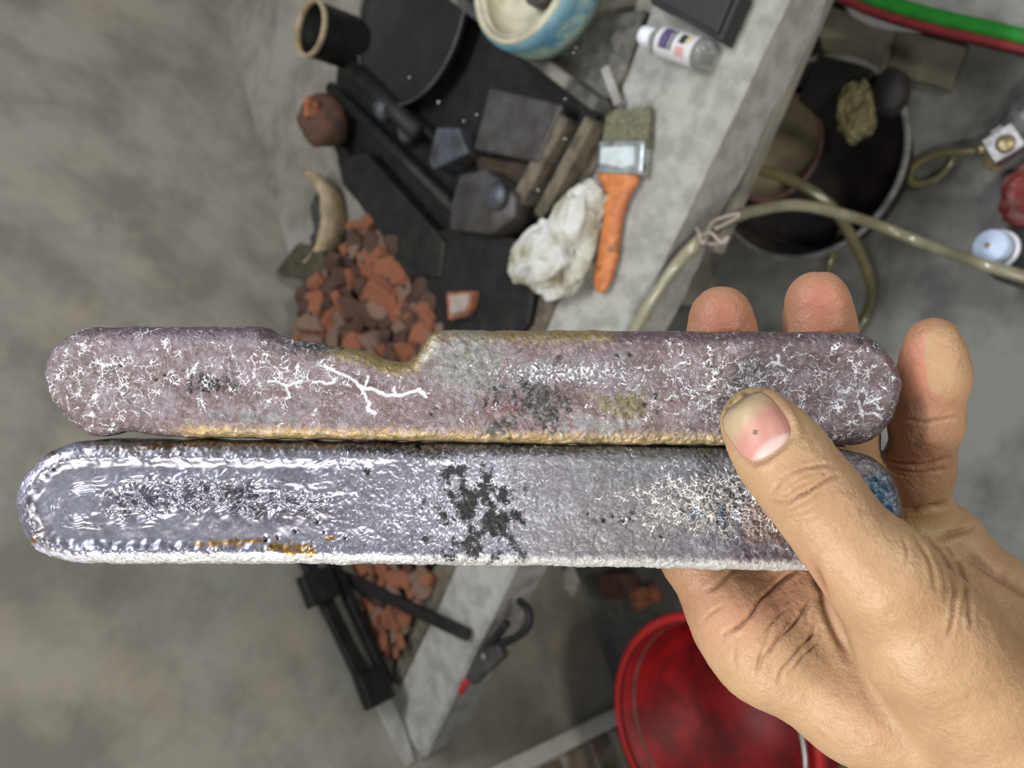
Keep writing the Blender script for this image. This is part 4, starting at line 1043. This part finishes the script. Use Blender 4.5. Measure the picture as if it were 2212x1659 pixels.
def bar_material(name, crackcol, rough):
    m = bpy.data.materials.new(name); m.use_nodes = True
    nt = m.node_tree; N = nt.nodes; L = nt.links; b = N['Principled BSDF']
    tc = N.new('ShaderNodeTexCoord')
    def attr(n):
        a = N.new('ShaderNodeAttribute'); a.attribute_name = n; return a
    ac = attr('bar_colour'); am = attr('bar_mask')
    sep = N.new('ShaderNodeSeparateColor'); L.new(am.outputs['Color'], sep.inputs[0])
    def math_(op, a, bq, clamp=False):
        x = N.new('ShaderNodeMath'); x.operation = op; x.use_clamp = clamp
        for i, v in enumerate((a, bq)):
            if isinstance(v, (int, float)): x.inputs[i].default_value = v
            else: L.new(v, x.inputs[i])
        return x.outputs[0]
    def noise(sc, det=5, vec=None, rg=.6):
        n = N.new('ShaderNodeTexNoise'); n.inputs['Scale'].default_value = sc; n.inputs['Detail'].default_value = det; n.inputs['Roughness'].default_value = rg
        L.new(vec or tc.outputs['Object'], n.inputs['Vector']); return n
    def mr(v, a, bq):
        x = N.new('ShaderNodeMapRange'); x.interpolation_type = 'SMOOTHSTEP'
        L.new(v, x.inputs[0]); x.inputs[1].default_value = a; x.inputs[2].default_value = bq
        return x.outputs[0]
    # warped coordinates
    def warp(vec, sc, amt):
        wn_ = noise(sc, 4, vec)
        v = N.new('ShaderNodeVectorMath'); v.operation = 'MULTIPLY_ADD'
        L.new(wn_.outputs['Color'], v.inputs[0]); v.inputs[1].default_value = (amt, amt, amt); L.new(vec, v.inputs[2])
        return v.outputs[0]
    wv1 = warp(tc.outputs['Object'], 180, .006); wv2 = warp(wv1, 700, .0016)
    def vor(sc):
        v = N.new('ShaderNodeTexVoronoi'); v.feature = 'DISTANCE_TO_EDGE'; v.inputs['Scale'].default_value = sc
        L.new(wv2, v.inputs['Vector']); return v.outputs['Distance']
    brk = noise(330, 3); brk2 = noise(260, 4)
    thick = mr(brk2.outputs['Fac'], .35, .7)
    c1 = mr(math_('SUBTRACT', vor(250), math_('MULTIPLY', thick, .030)), .022, .004); c2 = mr(math_('SUBTRACT', vor(560), math_('MULTIPLY', thick, .03)), .035, .008)
    g1 = math_('MULTIPLY', c1, mr(math_('ADD', brk.outputs['Fac'], math_('MULTIPLY', sep.outputs[0], .5)), .66, .76))
    g2 = math_('MULTIPLY', c2, mr(math_('ADD', brk2.outputs['Fac'], math_('MULTIPLY', sep.outputs[0], .5)), .70, .80))
    cr = math_('MAXIMUM', g1, g2, True)
    spn = noise(1250, 7, wv2, .75).outputs['Fac']
    sp = mr(math_('ADD', spn, math_('MULTIPLY', sep.outputs[1], .30)), .66, .74)
    dk = mr(math_('ADD', noise(480, 9, wv2, .84).outputs['Fac'], math_('MULTIPLY', sep.outputs[2], .42)), .72, .78)
    dk2 = mr(math_('ADD', noise(1700, 3).outputs['Fac'], math_('MULTIPLY', sep.outputs[2], .2)), .72, .78)
    fib = mr(noise(620, 9, wv1, .8).outputs['Fac'], .46, .66)
    fine = noise(1500, 4); mid = noise(160, 5)
    hsv = N.new('ShaderNodeHueSaturation'); L.new(ac.outputs['Color'], hsv.inputs['Color'])
    L.new(math_('ADD', .30, math_('ADD', math_('MULTIPLY', fine.outputs['Fac'], .8), math_('MULTIPLY', mid.outputs['Fac'], .6))), hsv.inputs['Value'])
    def mixc(f, a, col):
        x = N.new('ShaderNodeMix'); x.data_type = 'RGBA'; L.new(f, x.inputs[0]); L.new(a, x.inputs[6]); x.inputs[7].default_value = (*col, 1); return x.outputs[2]
    c = mixc(math_('MULTIPLY', fib, .45), hsv.outputs[0], lin(188, 184, 192)); c = mixc(dk2, c, lin(70, 66, 66)); c = mixc(sp, c, lin(224, 226, 234)); c = mixc(dk, c, lin(20, 19, 22)); c = mixc(cr, c, crackcol)
    L.new(c, b.inputs['Base Color'])
    met = math_('MULTIPLY', am.outputs['Alpha'], math_('SUBTRACT', 1.0, math_('MAXIMUM', cr, math_('MAXIMUM', sp, dk))), True)
    L.new(met, b.inputs['Metallic'])
    rr = math_('ADD', rough, math_('MULTIPLY', math_('MAXIMUM', dk, sp), .25)); L.new(rr, b.inputs['Roughness'])
    hgt = math_('ADD', math_('ADD', math_('MULTIPLY', fine.outputs['Fac'], .35), math_('MULTIPLY', noise(420, 6).outputs['Fac'], .9)), math_('ADD', math_('MULTIPLY', cr, .35), math_('MULTIPLY', sp, .3)))
    bn = N.new('ShaderNodeBump'); L.new(mr(am.outputs['Alpha'], 1.0, .40), bn.inputs['Strength']); bn.inputs['Distance'].default_value = .0007
    L.new(hgt, bn.inputs['Height']); L.new(bn.outputs['Normal'], b.inputs['Normal'])
    return m
def make_bar(name, poly, r, disp, colf, material, label):
    h = .0003
    lo = poly.min(0) - .002; hi = poly.max(0) + .002
    xs = np.arange(lo[0], hi[0], h); ys = np.arange(lo[1], hi[1], h); zs = np.arange(ZB - .002, ZT + .004, h)
    X, Y = np.meshgrid(xs, ys, indexing='ij')
    sd = sd_poly(X, Y, poly)
    U = CX + X / (.2) * F_PX; V = CY - Y / (.2) * F_PX     # picture position of the top face
    sdp = -sd / SB
    D = disp(U, V, sdp)
    F = ext_sdf(sd, zs, r)
    zt = sstep(-.003, .0015, zs)
    F = F - D[..., None] * zt[None, None, :]
    # wobble of the sides
    F = (F - (.00025 * fbm(X * 160, Y * 160, None, 7, 3))[..., None]).astype(np.float32)
    P, Q = surface_nets(F, h, (xs[0], ys[0], zs[0]))
    P = smooth_verts(P, Q, 1, .4)
    me = np_mesh(name, P, Q)
    d = DREF - P[:, 2]
    u = CX + P[:, 0] / d * F_PX; v = CY - P[:, 1] / d * F_PX
    s2 = -sd_poly(P[:, 0], P[:, 1], poly) / SB
    c, a1, a2, a3, mt = colf(u, v, s2)
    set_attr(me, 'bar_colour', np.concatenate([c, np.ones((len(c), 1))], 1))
    set_attr(me, 'bar_mask', np.stack([a1, a2, a3, np.clip(mt, 0, 1)], 1))
    me.materials.append(material)
    o = bpy.data.objects.new(name, me); COL.objects.link(o)
    o.matrix_world = CAM4 @ Matrix.Translation((0, 0, -DREF))
    tag(o, label, 'metal bar', 'cast metal bars held in the hand')
    return o
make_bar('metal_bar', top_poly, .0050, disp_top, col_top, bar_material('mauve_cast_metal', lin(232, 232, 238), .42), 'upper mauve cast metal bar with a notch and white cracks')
make_bar('metal_bar', bot_poly, .0042, disp_bot, col_bot, bar_material('silvery_cast_metal', lin(226, 220, 214), .40), 'lower silvery cast metal bar with black crust in the middle')

# ------------------------------------------------------------------ hand
def cc(px, py, d):
    return np.array([(px - CX) / F_PX * d, (CY - py) / F_PX * d, -d])
HH = .0005
# (px, py, depth, radius mm)
palm = [
    [(1505, 1205, .228, 10), (1600, 1330, .226, 13), (1660, 1400, .224, 14.5), (1860, 1505, .220, 17), (2150, 1640, .216, 21)],
    [(1680, 1190, .229, 11), (1800, 1330, .227, 14), (2000, 1470, .222, 18)],
    [(1850, 1180, .234, 11), (2080, 1450, .224, 18)],
    [(2000, 1168, .240, 9.5), (2090, 1265, .237, 13), (2260, 1400, .230, 17.5)],
    [(2150, 1610, .216, 22), (2700, 1850, .205, 25), (2950, 1955, .20, 26)],
    [(2250, 1400, .226, 19), (2700, 1590, .21, 23), (2950, 1700, .205, 24)],
    [(1720, 1300, .229, 13), (2000, 1350, .228, 15)],
    [(2200, 1505, .223, 20), (2700, 1725, .208, 24), (2950, 1830, .2025, 26)],
    [(1975, 1146, .236, 8.2), (2050, 1152, .237, 8.4)],
]
fingers = [
    [(1850, 1180, .234, 10.5), (1815, 920, .226, 9.6), (1782, 770, .222, 9.2), (1770, 700, .2195, 9.0), (1765, 650, .218, 8.6)],
    [(1680, 1190, .229, 10.5), (1600, 920, .225, 9.6), (1568, 790, .222, 9.2), (1560, 730, .2195, 9.0), (1557, 685, .218, 8.7)],
    [(1505, 1205, .228, 9.8), (1440, 1070, .226, 8.6), (1425, 980, .224, 8.0), (1425, 900, .224, 7.2)],
    [(2000, 1168, .240, 8.4), (1990, 1090, .235, 7.6), (1985, 1010, .226, 8.9), (2003, 908, .216, 8.7), (2017, 810, .211, 8.6), (2016, 755, .209, 6.9), (2014, 735, .2085, 5.6)],
]
thumb = [[(1634, 912, .1912, 8.7), (1672, 962, .1895, 9.7), (1712, 1015, .1875, 10.0), (1765, 1082, .185, 10.2), (1822, 1160, .1845, 10.3), (1893, 1232, .1850, 12.2), (1990, 1370, .192, 16.0), (2140, 1560, .206, 20.5), (2500, 1740, .206, 22)]]
x0, y0, z0 = cc(1370, 0, .23)[0], -.155, -.268
x1, y1, z1 = .235, .032, -.158
gx = np.arange(x0, x1, HH, dtype=np.float32); gy = np.arange(y0, y1, HH, dtype=np.float32); gz = np.arange(z0, z1, HH, dtype=np.float32)
def new_field(): return np.full((len(gx), len(gy), len(gz)), .02, np.float32)
def smin(a, b, k):
    h = np.maximum(k - np.abs(a - b), 0) / k
    return np.minimum(a, b) - h * h * k * .25
def add_cone(F, a, b, ra, rb, k):
    pad = max(ra, rb) + k + .004
    lo = np.minimum(a, b) - pad; hi = np.maximum(a, b) + pad
    ix = slice(max(0, int((lo[0] - x0) / HH)), max(0, int((hi[0] - x0) / HH) + 1)); iy = slice(max(0, int((lo[1] - y0) / HH)), max(0, int((hi[1] - y0) / HH) + 1)); iz = slice(max(0, int((lo[2] - z0) / HH)), max(0, int((hi[2] - z0) / HH) + 1))
    X = gx[ix][:, None, None]; Y = gy[iy][None, :, None]; Z = gz[iz][None, None, :]
    if X.size == 0 or Y.size == 0 or Z.size == 0: return
    e = (b - a).astype(np.float32); ee = float(e @ e)
    dx, dy, dz = X - np.float32(a[0]), Y - np.float32(a[1]), Z - np.float32(a[2])
    t = np.clip((dx * e[0] + dy * e[1] + dz * e[2]) / ee, 0, 1)
    d = np.sqrt((dx - t * e[0]) ** 2 + (dy - t * e[1]) ** 2 + (dz - t * e[2]) ** 2) - (np.float32(ra) + t * np.float32(rb - ra))
    F[ix, iy, iz] = smin(F[ix, iy, iz], d, np.float32(k))
def chain(F, ch, k):
    for p, q in zip(ch[:-1], ch[1:]):
        add_cone(F, cc(*p[:3]), cc(*q[:3]), p[3] / 1000, q[3] / 1000, k)
FP = new_field()
for ch in palm: chain(FP, ch, .009)
for ch in fingers: chain(FP, ch, .004)
FT = new_field()
for ch in thumb: chain(FT, ch, .005)
FH = smin(FP, FT, np.float32(.0042))
# the flesh gives way to the bars
Xh, Yh = np.meshgrid(gx, gy, indexing='ij')
for poly, r in ((top_poly, .0050), (bot_poly, .0042)):
    sdh = sd_poly(Xh, Yh, poly)
    Eb = ext_sdf(sdh.astype(np.float32), (gz + DREF).astype(np.float32), np.float32(r)) - np.float32(.0004)
    a, b = FH, -Eb
    hh = np.maximum(.0012 - np.abs(a - b), 0) / .0012
    FH = (np.maximum(a, b) + hh * hh * .0012 * .25).astype(np.float32)
del FP, FT, Eb
P, Q = surface_nets(FH, HH, (x0, y0, z0))
del FH
P = smooth_verts(P, Q, 3, .5)
def to_px(P):
    d = -P[:, 2]
    return CX + P[:, 0] / d * F_PX, CY - P[:, 1] / d * F_PX
N_ = vnormals(P, Q)
u, v = to_px(P)
view = -P / np.linalg.norm(P, axis=1, keepdims=True)
facing = (N_ * view).sum(1)
front = sstep(.05, .35, facing)
k4 = lambda pts: [(1400 + x * .41, 560 + y * .41) for x, y in pts]
k5 = lambda pts: [(1300 + x * .4123, 1060 + y * .4123) for x, y in pts]
# (polyline, depth mm, half width px)
creases = [
    (k4([(650, 1215), (720, 1155), (800, 1112), (900, 1082), (960, 1090)]), 0.51, 5), (k4([(640, 1285), (740, 1272), (830, 1232), (920, 1172), (1000, 1140)]), 0.62, 5),
    (k4([(690, 1335), (760, 1322), (850, 1272), (930, 1212)]), 0.39, 4), (k4([(700, 1250), (770, 1215), (860, 1160)]), 0.39, 4), (k4([(720, 1365), (800, 1342), (900, 1290)]), 0.34, 4), (k4([(780, 1392), (860, 1362), (930, 1320)]), 0.28, 4), (k4([(760, 1195), (860, 1130), (900, 1110)]), 0.28, 3.5),
    (k4([(1340, 842), (1420, 856), (1500, 852), (1640, 832)]), 0.56, 5), (k4([(1225, 1040), (1330, 1075), (1450, 1082), (1580, 1050)]), 0.67, 5), (k4([(1220, 1062), (1330, 1112), (1440, 1124), (1560, 1110)]), 0.56, 5), (k4([(1240, 1085), (1340, 1140), (1480, 1140)]), 0.34, 4),
    (k4([(1320, 1312), (1440, 1316), (1560, 1292)]), 1.23, 7), (k4([(1530, 1482), (1600, 1452), (1700, 1418)]), 1.12, 8),
    (k5([(1640, 235), (1700, 330), (1735, 420), (1742, 500)]), 0.56, 6), (k5([(1690, 245), (1790, 350), (1840, 480), (1845, 620), (1820, 760)]), 0.73, 6), (k5([(1790, 290), (1880, 430), (1925, 580), (1938, 720)]), 0.67, 6), (k5([(1570, 230), (1600, 300), (1600, 380)]), 0.28, 5), (k5([(1960, 420), (2020, 560), (2050, 700)]), 0.34, 7),
    (k5([(1120, 540), (1030, 670), (935, 780), (850, 870), (820, 930)]), 0.79, 6), (k5([(1010, 405), (885, 528), (785, 640), (700, 722), (640, 748)]), 1.01, 6), (k5([(690, 405), (610, 490), (550, 520)]), 0.67, 6),
    (k5([(1105, 380), (1150, 500), (1175, 620), (1225, 740), (1290, 860)]), 1.0, 11), (k5([(1120, 560), (1070, 640), (1075, 690)]), 0.56, 5), (k5([(1150, 720), (1050, 820), (965, 915), (930, 1000)]), 0.67, 6), (k5([(1160, 770), (1050, 880), (985, 960)]), 0.56, 6), (k5([(900, 690), (855, 800), (825, 890), (800, 970)]), 0.45, 5), (k5([(1000, 600), (900, 690), (830, 780)]), 0.45, 5), (k5([(650, 590), (570, 650), (530, 700)]), 0.39, 5), (k5([(720, 760), (690, 860), (700, 930)]), 0.28, 5),
    (k4([(700, 1305), (790, 1260), (880, 1205)]), 0.33, 4), (k4([(900, 1100), (930, 1130), (940, 1170)]), 0.26, 4), (k5([(1720, 300), (1790, 430), (1800, 560)]), 0.40, 6), (k5([(1850, 330), (1900, 480), (1900, 640)]), 0.40, 6), (k5([(2010, 480), (2080, 640), (2110, 800)]), 0.33, 9), (k5([(1010, 640), (930, 760), (880, 830)]), 0.40, 5), (k5([(1130, 680), (1100, 760), (1090, 820)]), 0.40, 6),
    (k5([(1900, 330), (2020, 420), (2212, 540), (2300, 600)]), 1.01, 14),
]
nz_ = 3 * fbm(u / 50, v / 50, None, 301, 2)
dispn = np.zeros(len(P)); ctint = np.zeros(len(P))
for pts, dep, wpx in creases:
    pts = spline_open = [(p.x, p.y) for p in catmull([Vector((x, y, 0)) for x, y in pts], 4)]
    d = dpl(u + nz_, v + nz_, pts)
    ends = np.minimum(np.hypot(u - pts[0][0], v - pts[0][1]), np.hypot(u - pts[-1][0], v - pts[-1][1]))
    tap = .35 + .65 * sstep(0, 30, ends)
    wpx = wpx * .8
    g = np.exp(-(d / wpx) ** 2) * tap
    dispn -= g * dep * .001
    dispn += .25 * dep * .001 * np.exp(-((d - wpx * 2.2) / (wpx * 1.3)) ** 2) * tap
    ctint = np.maximum(ctint, np.exp(-(d / (wpx * .7)) ** 2) * min(1, dep * 1.2) * tap)
# flattened nail bed with a fold around it
nail_c = np.array([1634, 922]); nd = np.array([.58, .815]); nsd = np.array([.815, -.58])
nl = (u - nail_c[0]) * nd[0] + (v - nail_c[1]) * nd[1]; nw = (u - nail_c[0]) * nsd[0] + (v - nail_c[1]) * nsd[1]
NLen, NWid = 66.0, 62.0
def sq(a, b): return (np.abs(a) ** 3.2 + np.abs(b) ** 3.2) ** (1 / 3.2)
rn = sq(nl / NLen, nw / NWid)
isth = (P[:, 2] > -.199)
dispn += np.where(isth, -.0007 * np.exp(-((rn - 1.02) / .09) ** 2) + .0005 * np.exp(-((rn - 1.25) / .12) ** 2) * sstep(-70, 20, nl), 0)
P = P + N_ * (dispn * front)[:, None]
P += N_ * (.00012 * fbm(P[:, 0] * 500, P[:, 1] * 500, P[:, 2] * 500, 331, 3))[:, None]
# colour of the skin
n1 = fbm(u / 120, v / 120, None, 341, 3); n2 = fbm(u / 25, v / 25, None, 347, 3)
c = np.tile(np.array(lin(214, 170, 128)), (len(P), 1))
c = mixa(c, (224, 182, 138), .6 * sstep(-.2, .8, n1)); c = mixa(c, (206, 156, 118), .5 * sstep(.1, .9, -n1))
back = P[:, 2] < -.2035
for cx_, cy_, rx, ry, kk in ((1560, 690, 80, 70, 1), (1768, 660, 80, 80, 1), (2010, 800, 80, 110, .9), (1990, 1000, 90, 60, .4)):
    c = mixa(c, (228, 142, 116), .9 * kk * gs(u, v, cx_, cy_, rx, ry) * back)
c = mixa(c, (222, 158, 126), .7 * gs(u, v, 1590, 1320, 110, 80) + .6 * gs(u, v, 1720, 1280, 70, 60))
c = mixa(c, (206, 174, 112), .7 * gs(u, v, 2010, 1135, 60, 30))
c = mixa(c, (212, 182, 122), .8 * isth * gs(u, v, 1575, 880, 60, 60))
c = mixa(c, (188, 138, 98), .35 * isth * gs(u, v, 1750, 1085, 120, 70))
c = mixa(c, (196, 136, 110), .4 * gs(u, v, 1480, 1290, 60, 120))
c = mixa(c, (140, 86, 60), .55 * np.clip(ctint, 0, 1) * front)
c = mixa(c, (96, 82, 56), .8 * isth * front * np.exp(-(dpl(u + nz_, v, [(1556, 905), (1562, 888), (1580, 868), (1608, 850), (1642, 842)]) / 4.5) ** 2) * sstep(-.5, .3, n2))
c = mixa(c, (200, 150, 116), .25 * sstep(.2, .9, n2))
c = c * np.array([.555, .575, .575])
# forearm carries on past the picture
fa = np.array([.92, -.39]); s_ = P[:, 0] * fa[0] + P[:, 1] * fa[1]
s_cut = .205; ex = np.maximum(s_ - s_cut, 0) * 4.0
P[:, 0] += ex * fa[0]; P[:, 1] += ex * fa[1]; P[:, 2] += ex * .25
HCEN = cc(1800, 1250, .215)
me = np_mesh('hand', P - HCEN, Q)
set_attr(me, 'skin_colour', np.concatenate([c, np.ones((len(c), 1))], 1))
def skin_material():
    m = bpy.data.materials.new('skin'); m.use_nodes = True
    nt = m.node_tree; N = nt.nodes; L = nt.links; b = N['Principled BSDF']
    a = N.new('ShaderNodeAttribute'); a.attribute_name = 'skin_colour'
    tc = N.new('ShaderNodeTexCoord')
    n = N.new('ShaderNodeTexNoise'); n.inputs['Scale'].default_value = 900; n.inputs['Detail'].default_value = 5; L.new(tc.outputs['Object'], n.inputs['Vector'])
    vz = N.new('ShaderNodeTexVoronoi'); vz.inputs['Scale'].default_value = 1300; L.new(tc.outputs['Object'], vz.inputs['Vector'])
    h = N.new('ShaderNodeHueSaturation'); L.new(a.outputs['Color'], h.inputs['Color'])
    mr = N.new('ShaderNodeMapRange'); L.new(n.outputs['Fac'], mr.inputs[0]); mr.inputs[3].default_value = .88; mr.inputs[4].default_value = 1.12; L.new(mr.outputs[0], h.inputs['Value'])
    L.new(h.outputs[0], b.inputs['Base Color'])
    b.inputs['Roughness'].default_value = .5; b.inputs['Specular IOR Level'].default_value = .35
    b.inputs['Subsurface Weight'].default_value = .18; b.inputs['Subsurface Radius'].default_value = (1.0, .4, .2); b.inputs['Subsurface Scale'].default_value = .0025
    ad = N.new('ShaderNodeMath'); ad.operation = 'ADD'; L.new(n.outputs['Fac'], ad.inputs[0]); L.new(vz.outputs['Distance'], ad.inputs[1])
    bn = N.new('ShaderNodeBump'); bn.inputs['Strength'].default_value = .35; bn.inputs['Distance'].default_value = .0003; L.new(ad.outputs[0], bn.inputs['Height']); L.new(bn.outputs['Normal'], b.inputs['Normal'])
    return m
me.materials.append(skin_material())
hand = bpy.data.objects.new('hand', me); COL.objects.link(hand)
hand.matrix_world = CAM4 @ Matrix.Translation(V2(HCEN))
tag(hand, 'bare right hand and forearm, palm up, gripping both metal bars with the thumb', 'hand')
# nails
tree = BVHTree.FromPolygons([Vector(p) for p in (P).tolist()], [tuple(q) for q in Q.tolist()])
def nail_material():
    m = bpy.data.materials.new('nail'); m.use_nodes = True
    b = m.node_tree.nodes['Principled BSDF']; a = m.node_tree.nodes.new('ShaderNodeAttribute'); a.attribute_name = 'nail_colour'
    m.node_tree.links.new(a.outputs['Color'], b.inputs['Base Color']); b.inputs['Roughness'].default_value = .42; b.inputs['Specular IOR Level'].default_value = .35
    return m
nmat = nail_material()
def make_thumb_nail():
    n = 30; pts = []; cols = []
    for i in range(n + 1):
        for j in range(n + 1):
            a = i / n * 2 - 1; b = j / n * 2 - 1
            # squircle
            k = max(abs(a), abs(b)); r = sq(a, b); f = k / r if r > 0 else 0
            aa, bb = a * f, b * f
            rr = k
            # straighter free edge at the tip side
            pu = nail_c + nd * aa * NLen * (1.0 if aa > 0 else 1.0) + nsd * bb * NWid
            d = Vector(((pu[0] - CX) / F_PX, (CY - pu[1]) / F_PX, -1.0)).normalized()
            hit = tree.ray_cast(Vector((0, 0, 0)), d)[0]
            if hit is None: hit = d * .19
            off = .00038 * (1 - rr ** 5) - .00012
            p = hit - d * off
            pts.append(p - V2(HCEN))
            col = np.array(lin(222, 160, 142))
            col = col * (1 - .5 * min(1, max(0, (aa + .2)))) + np.array(lin(226, 170, 160)) * .5 * min(1, max(0, (aa + .2)))
            t = float(sstep(.05, -.62, np.array(aa + .18 * bb - .12 * bb * bb)))
            col = col * (1 - t) + np.array(lin(214, 188, 148)) * t
            t = float(sstep(.52, .72, np.array(aa - .3 * bb * bb)))
            col = col * (1 - t) + np.array(lin(236, 206, 196)) * t
            t = float(sstep(-.84, -.95, np.array(aa)))
            col = col * (1 - .5 * t) + np.array(lin(110, 96, 66)) * .5 * t
            dd = math.hypot(pu[0] - 1632, pu[1] - 933)
            t = 1 if (dd < 5) else 0
            col = col * (1 - t) + np.array(lin(120, 84, 64)) * t
            cols.append((*(col * .60), 1))
    faces = [(i * (n + 1) + j, (i + 1) * (n + 1) + j, (i + 1) * (n + 1) + j + 1, i * (n + 1) + j + 1) for i in range(n) for j in range(n)]
    pts = [Vector(p) for p in pts]
    # light smoothing
    me = bpy.data.meshes.new('thumb_nail'); me.from_pydata(pts, [], faces); me.update()
    bm = bmesh.new(); bm.from_mesh(me)
    for _ in range(3): bmesh.ops.smooth_vert(bm, verts=[v for v in bm.verts if not v.is_boundary], factor=.5, use_axis_x=True, use_axis_y=True, use_axis_z=True)
    bmesh.ops.recalc_face_normals(bm, faces=bm.faces[:]); bm.to_mesh(me); bm.free()
    set_attr(me, 'nail_colour', np.array(cols))
    o = link('thumb_nail', me, nmat, hand, True)
    s = o.modifiers.new('thickness', 'SOLIDIFY'); s.thickness = .0005; s.offset = 0
    o['label'] = 'pink thumb nail with yellowish free edge'
make_thumb_nail()
def make_index_nail():
    # sits on the back of the fingertip, its free edge peeps over the top
    bm = bmesh.new(); rows = []; n = 12
    ctr = cc(2014, 760, .2155)
    for i in range(n + 1):
        t = i / n
        row = []
        for j in range(n + 1):
            s = j / n * 2 - 1
            yy = ctr[1] + .0010 + .0072 * t - .0016 * s * s * t
            xx = ctr[0] + .0052 * s * (1 - .25 * t)
            zz = ctr[2] - .0005 + .0024 * s * s * -1 * -1 * .9 + .0036 * t
            row.append(bm.verts.new(Vector((xx, yy, zz)) - V2(HCEN)))
        rows.append(row)
    for i in range(n):
        for j in range(n):
            bm.faces.new((rows[i][j], rows[i + 1][j], rows[i + 1][j + 1], rows[i][j + 1]))
    bmesh.ops.recalc_face_normals(bm, faces=bm.faces[:])
    me = bpy.data.meshes.new('index_nail'); bm.to_mesh(me); bm.free()
    cols = []
    for i in range(n + 1):
        for j in range(n + 1):
            cc_ = lin(170, 160, 128) if i < n * .9 else (lin(46, 42, 36) if 4 < j < 9 else lin(150, 142, 116))
            cols.append((*cc_, 1))
    set_attr(me, 'nail_colour', np.array(cols))
    o = link('index_nail', me, nmat, hand, True)
    s = o.modifiers.new('thickness', 'SOLIDIFY'); s.thickness = .0005; s.offset = 0
make_index_nail()
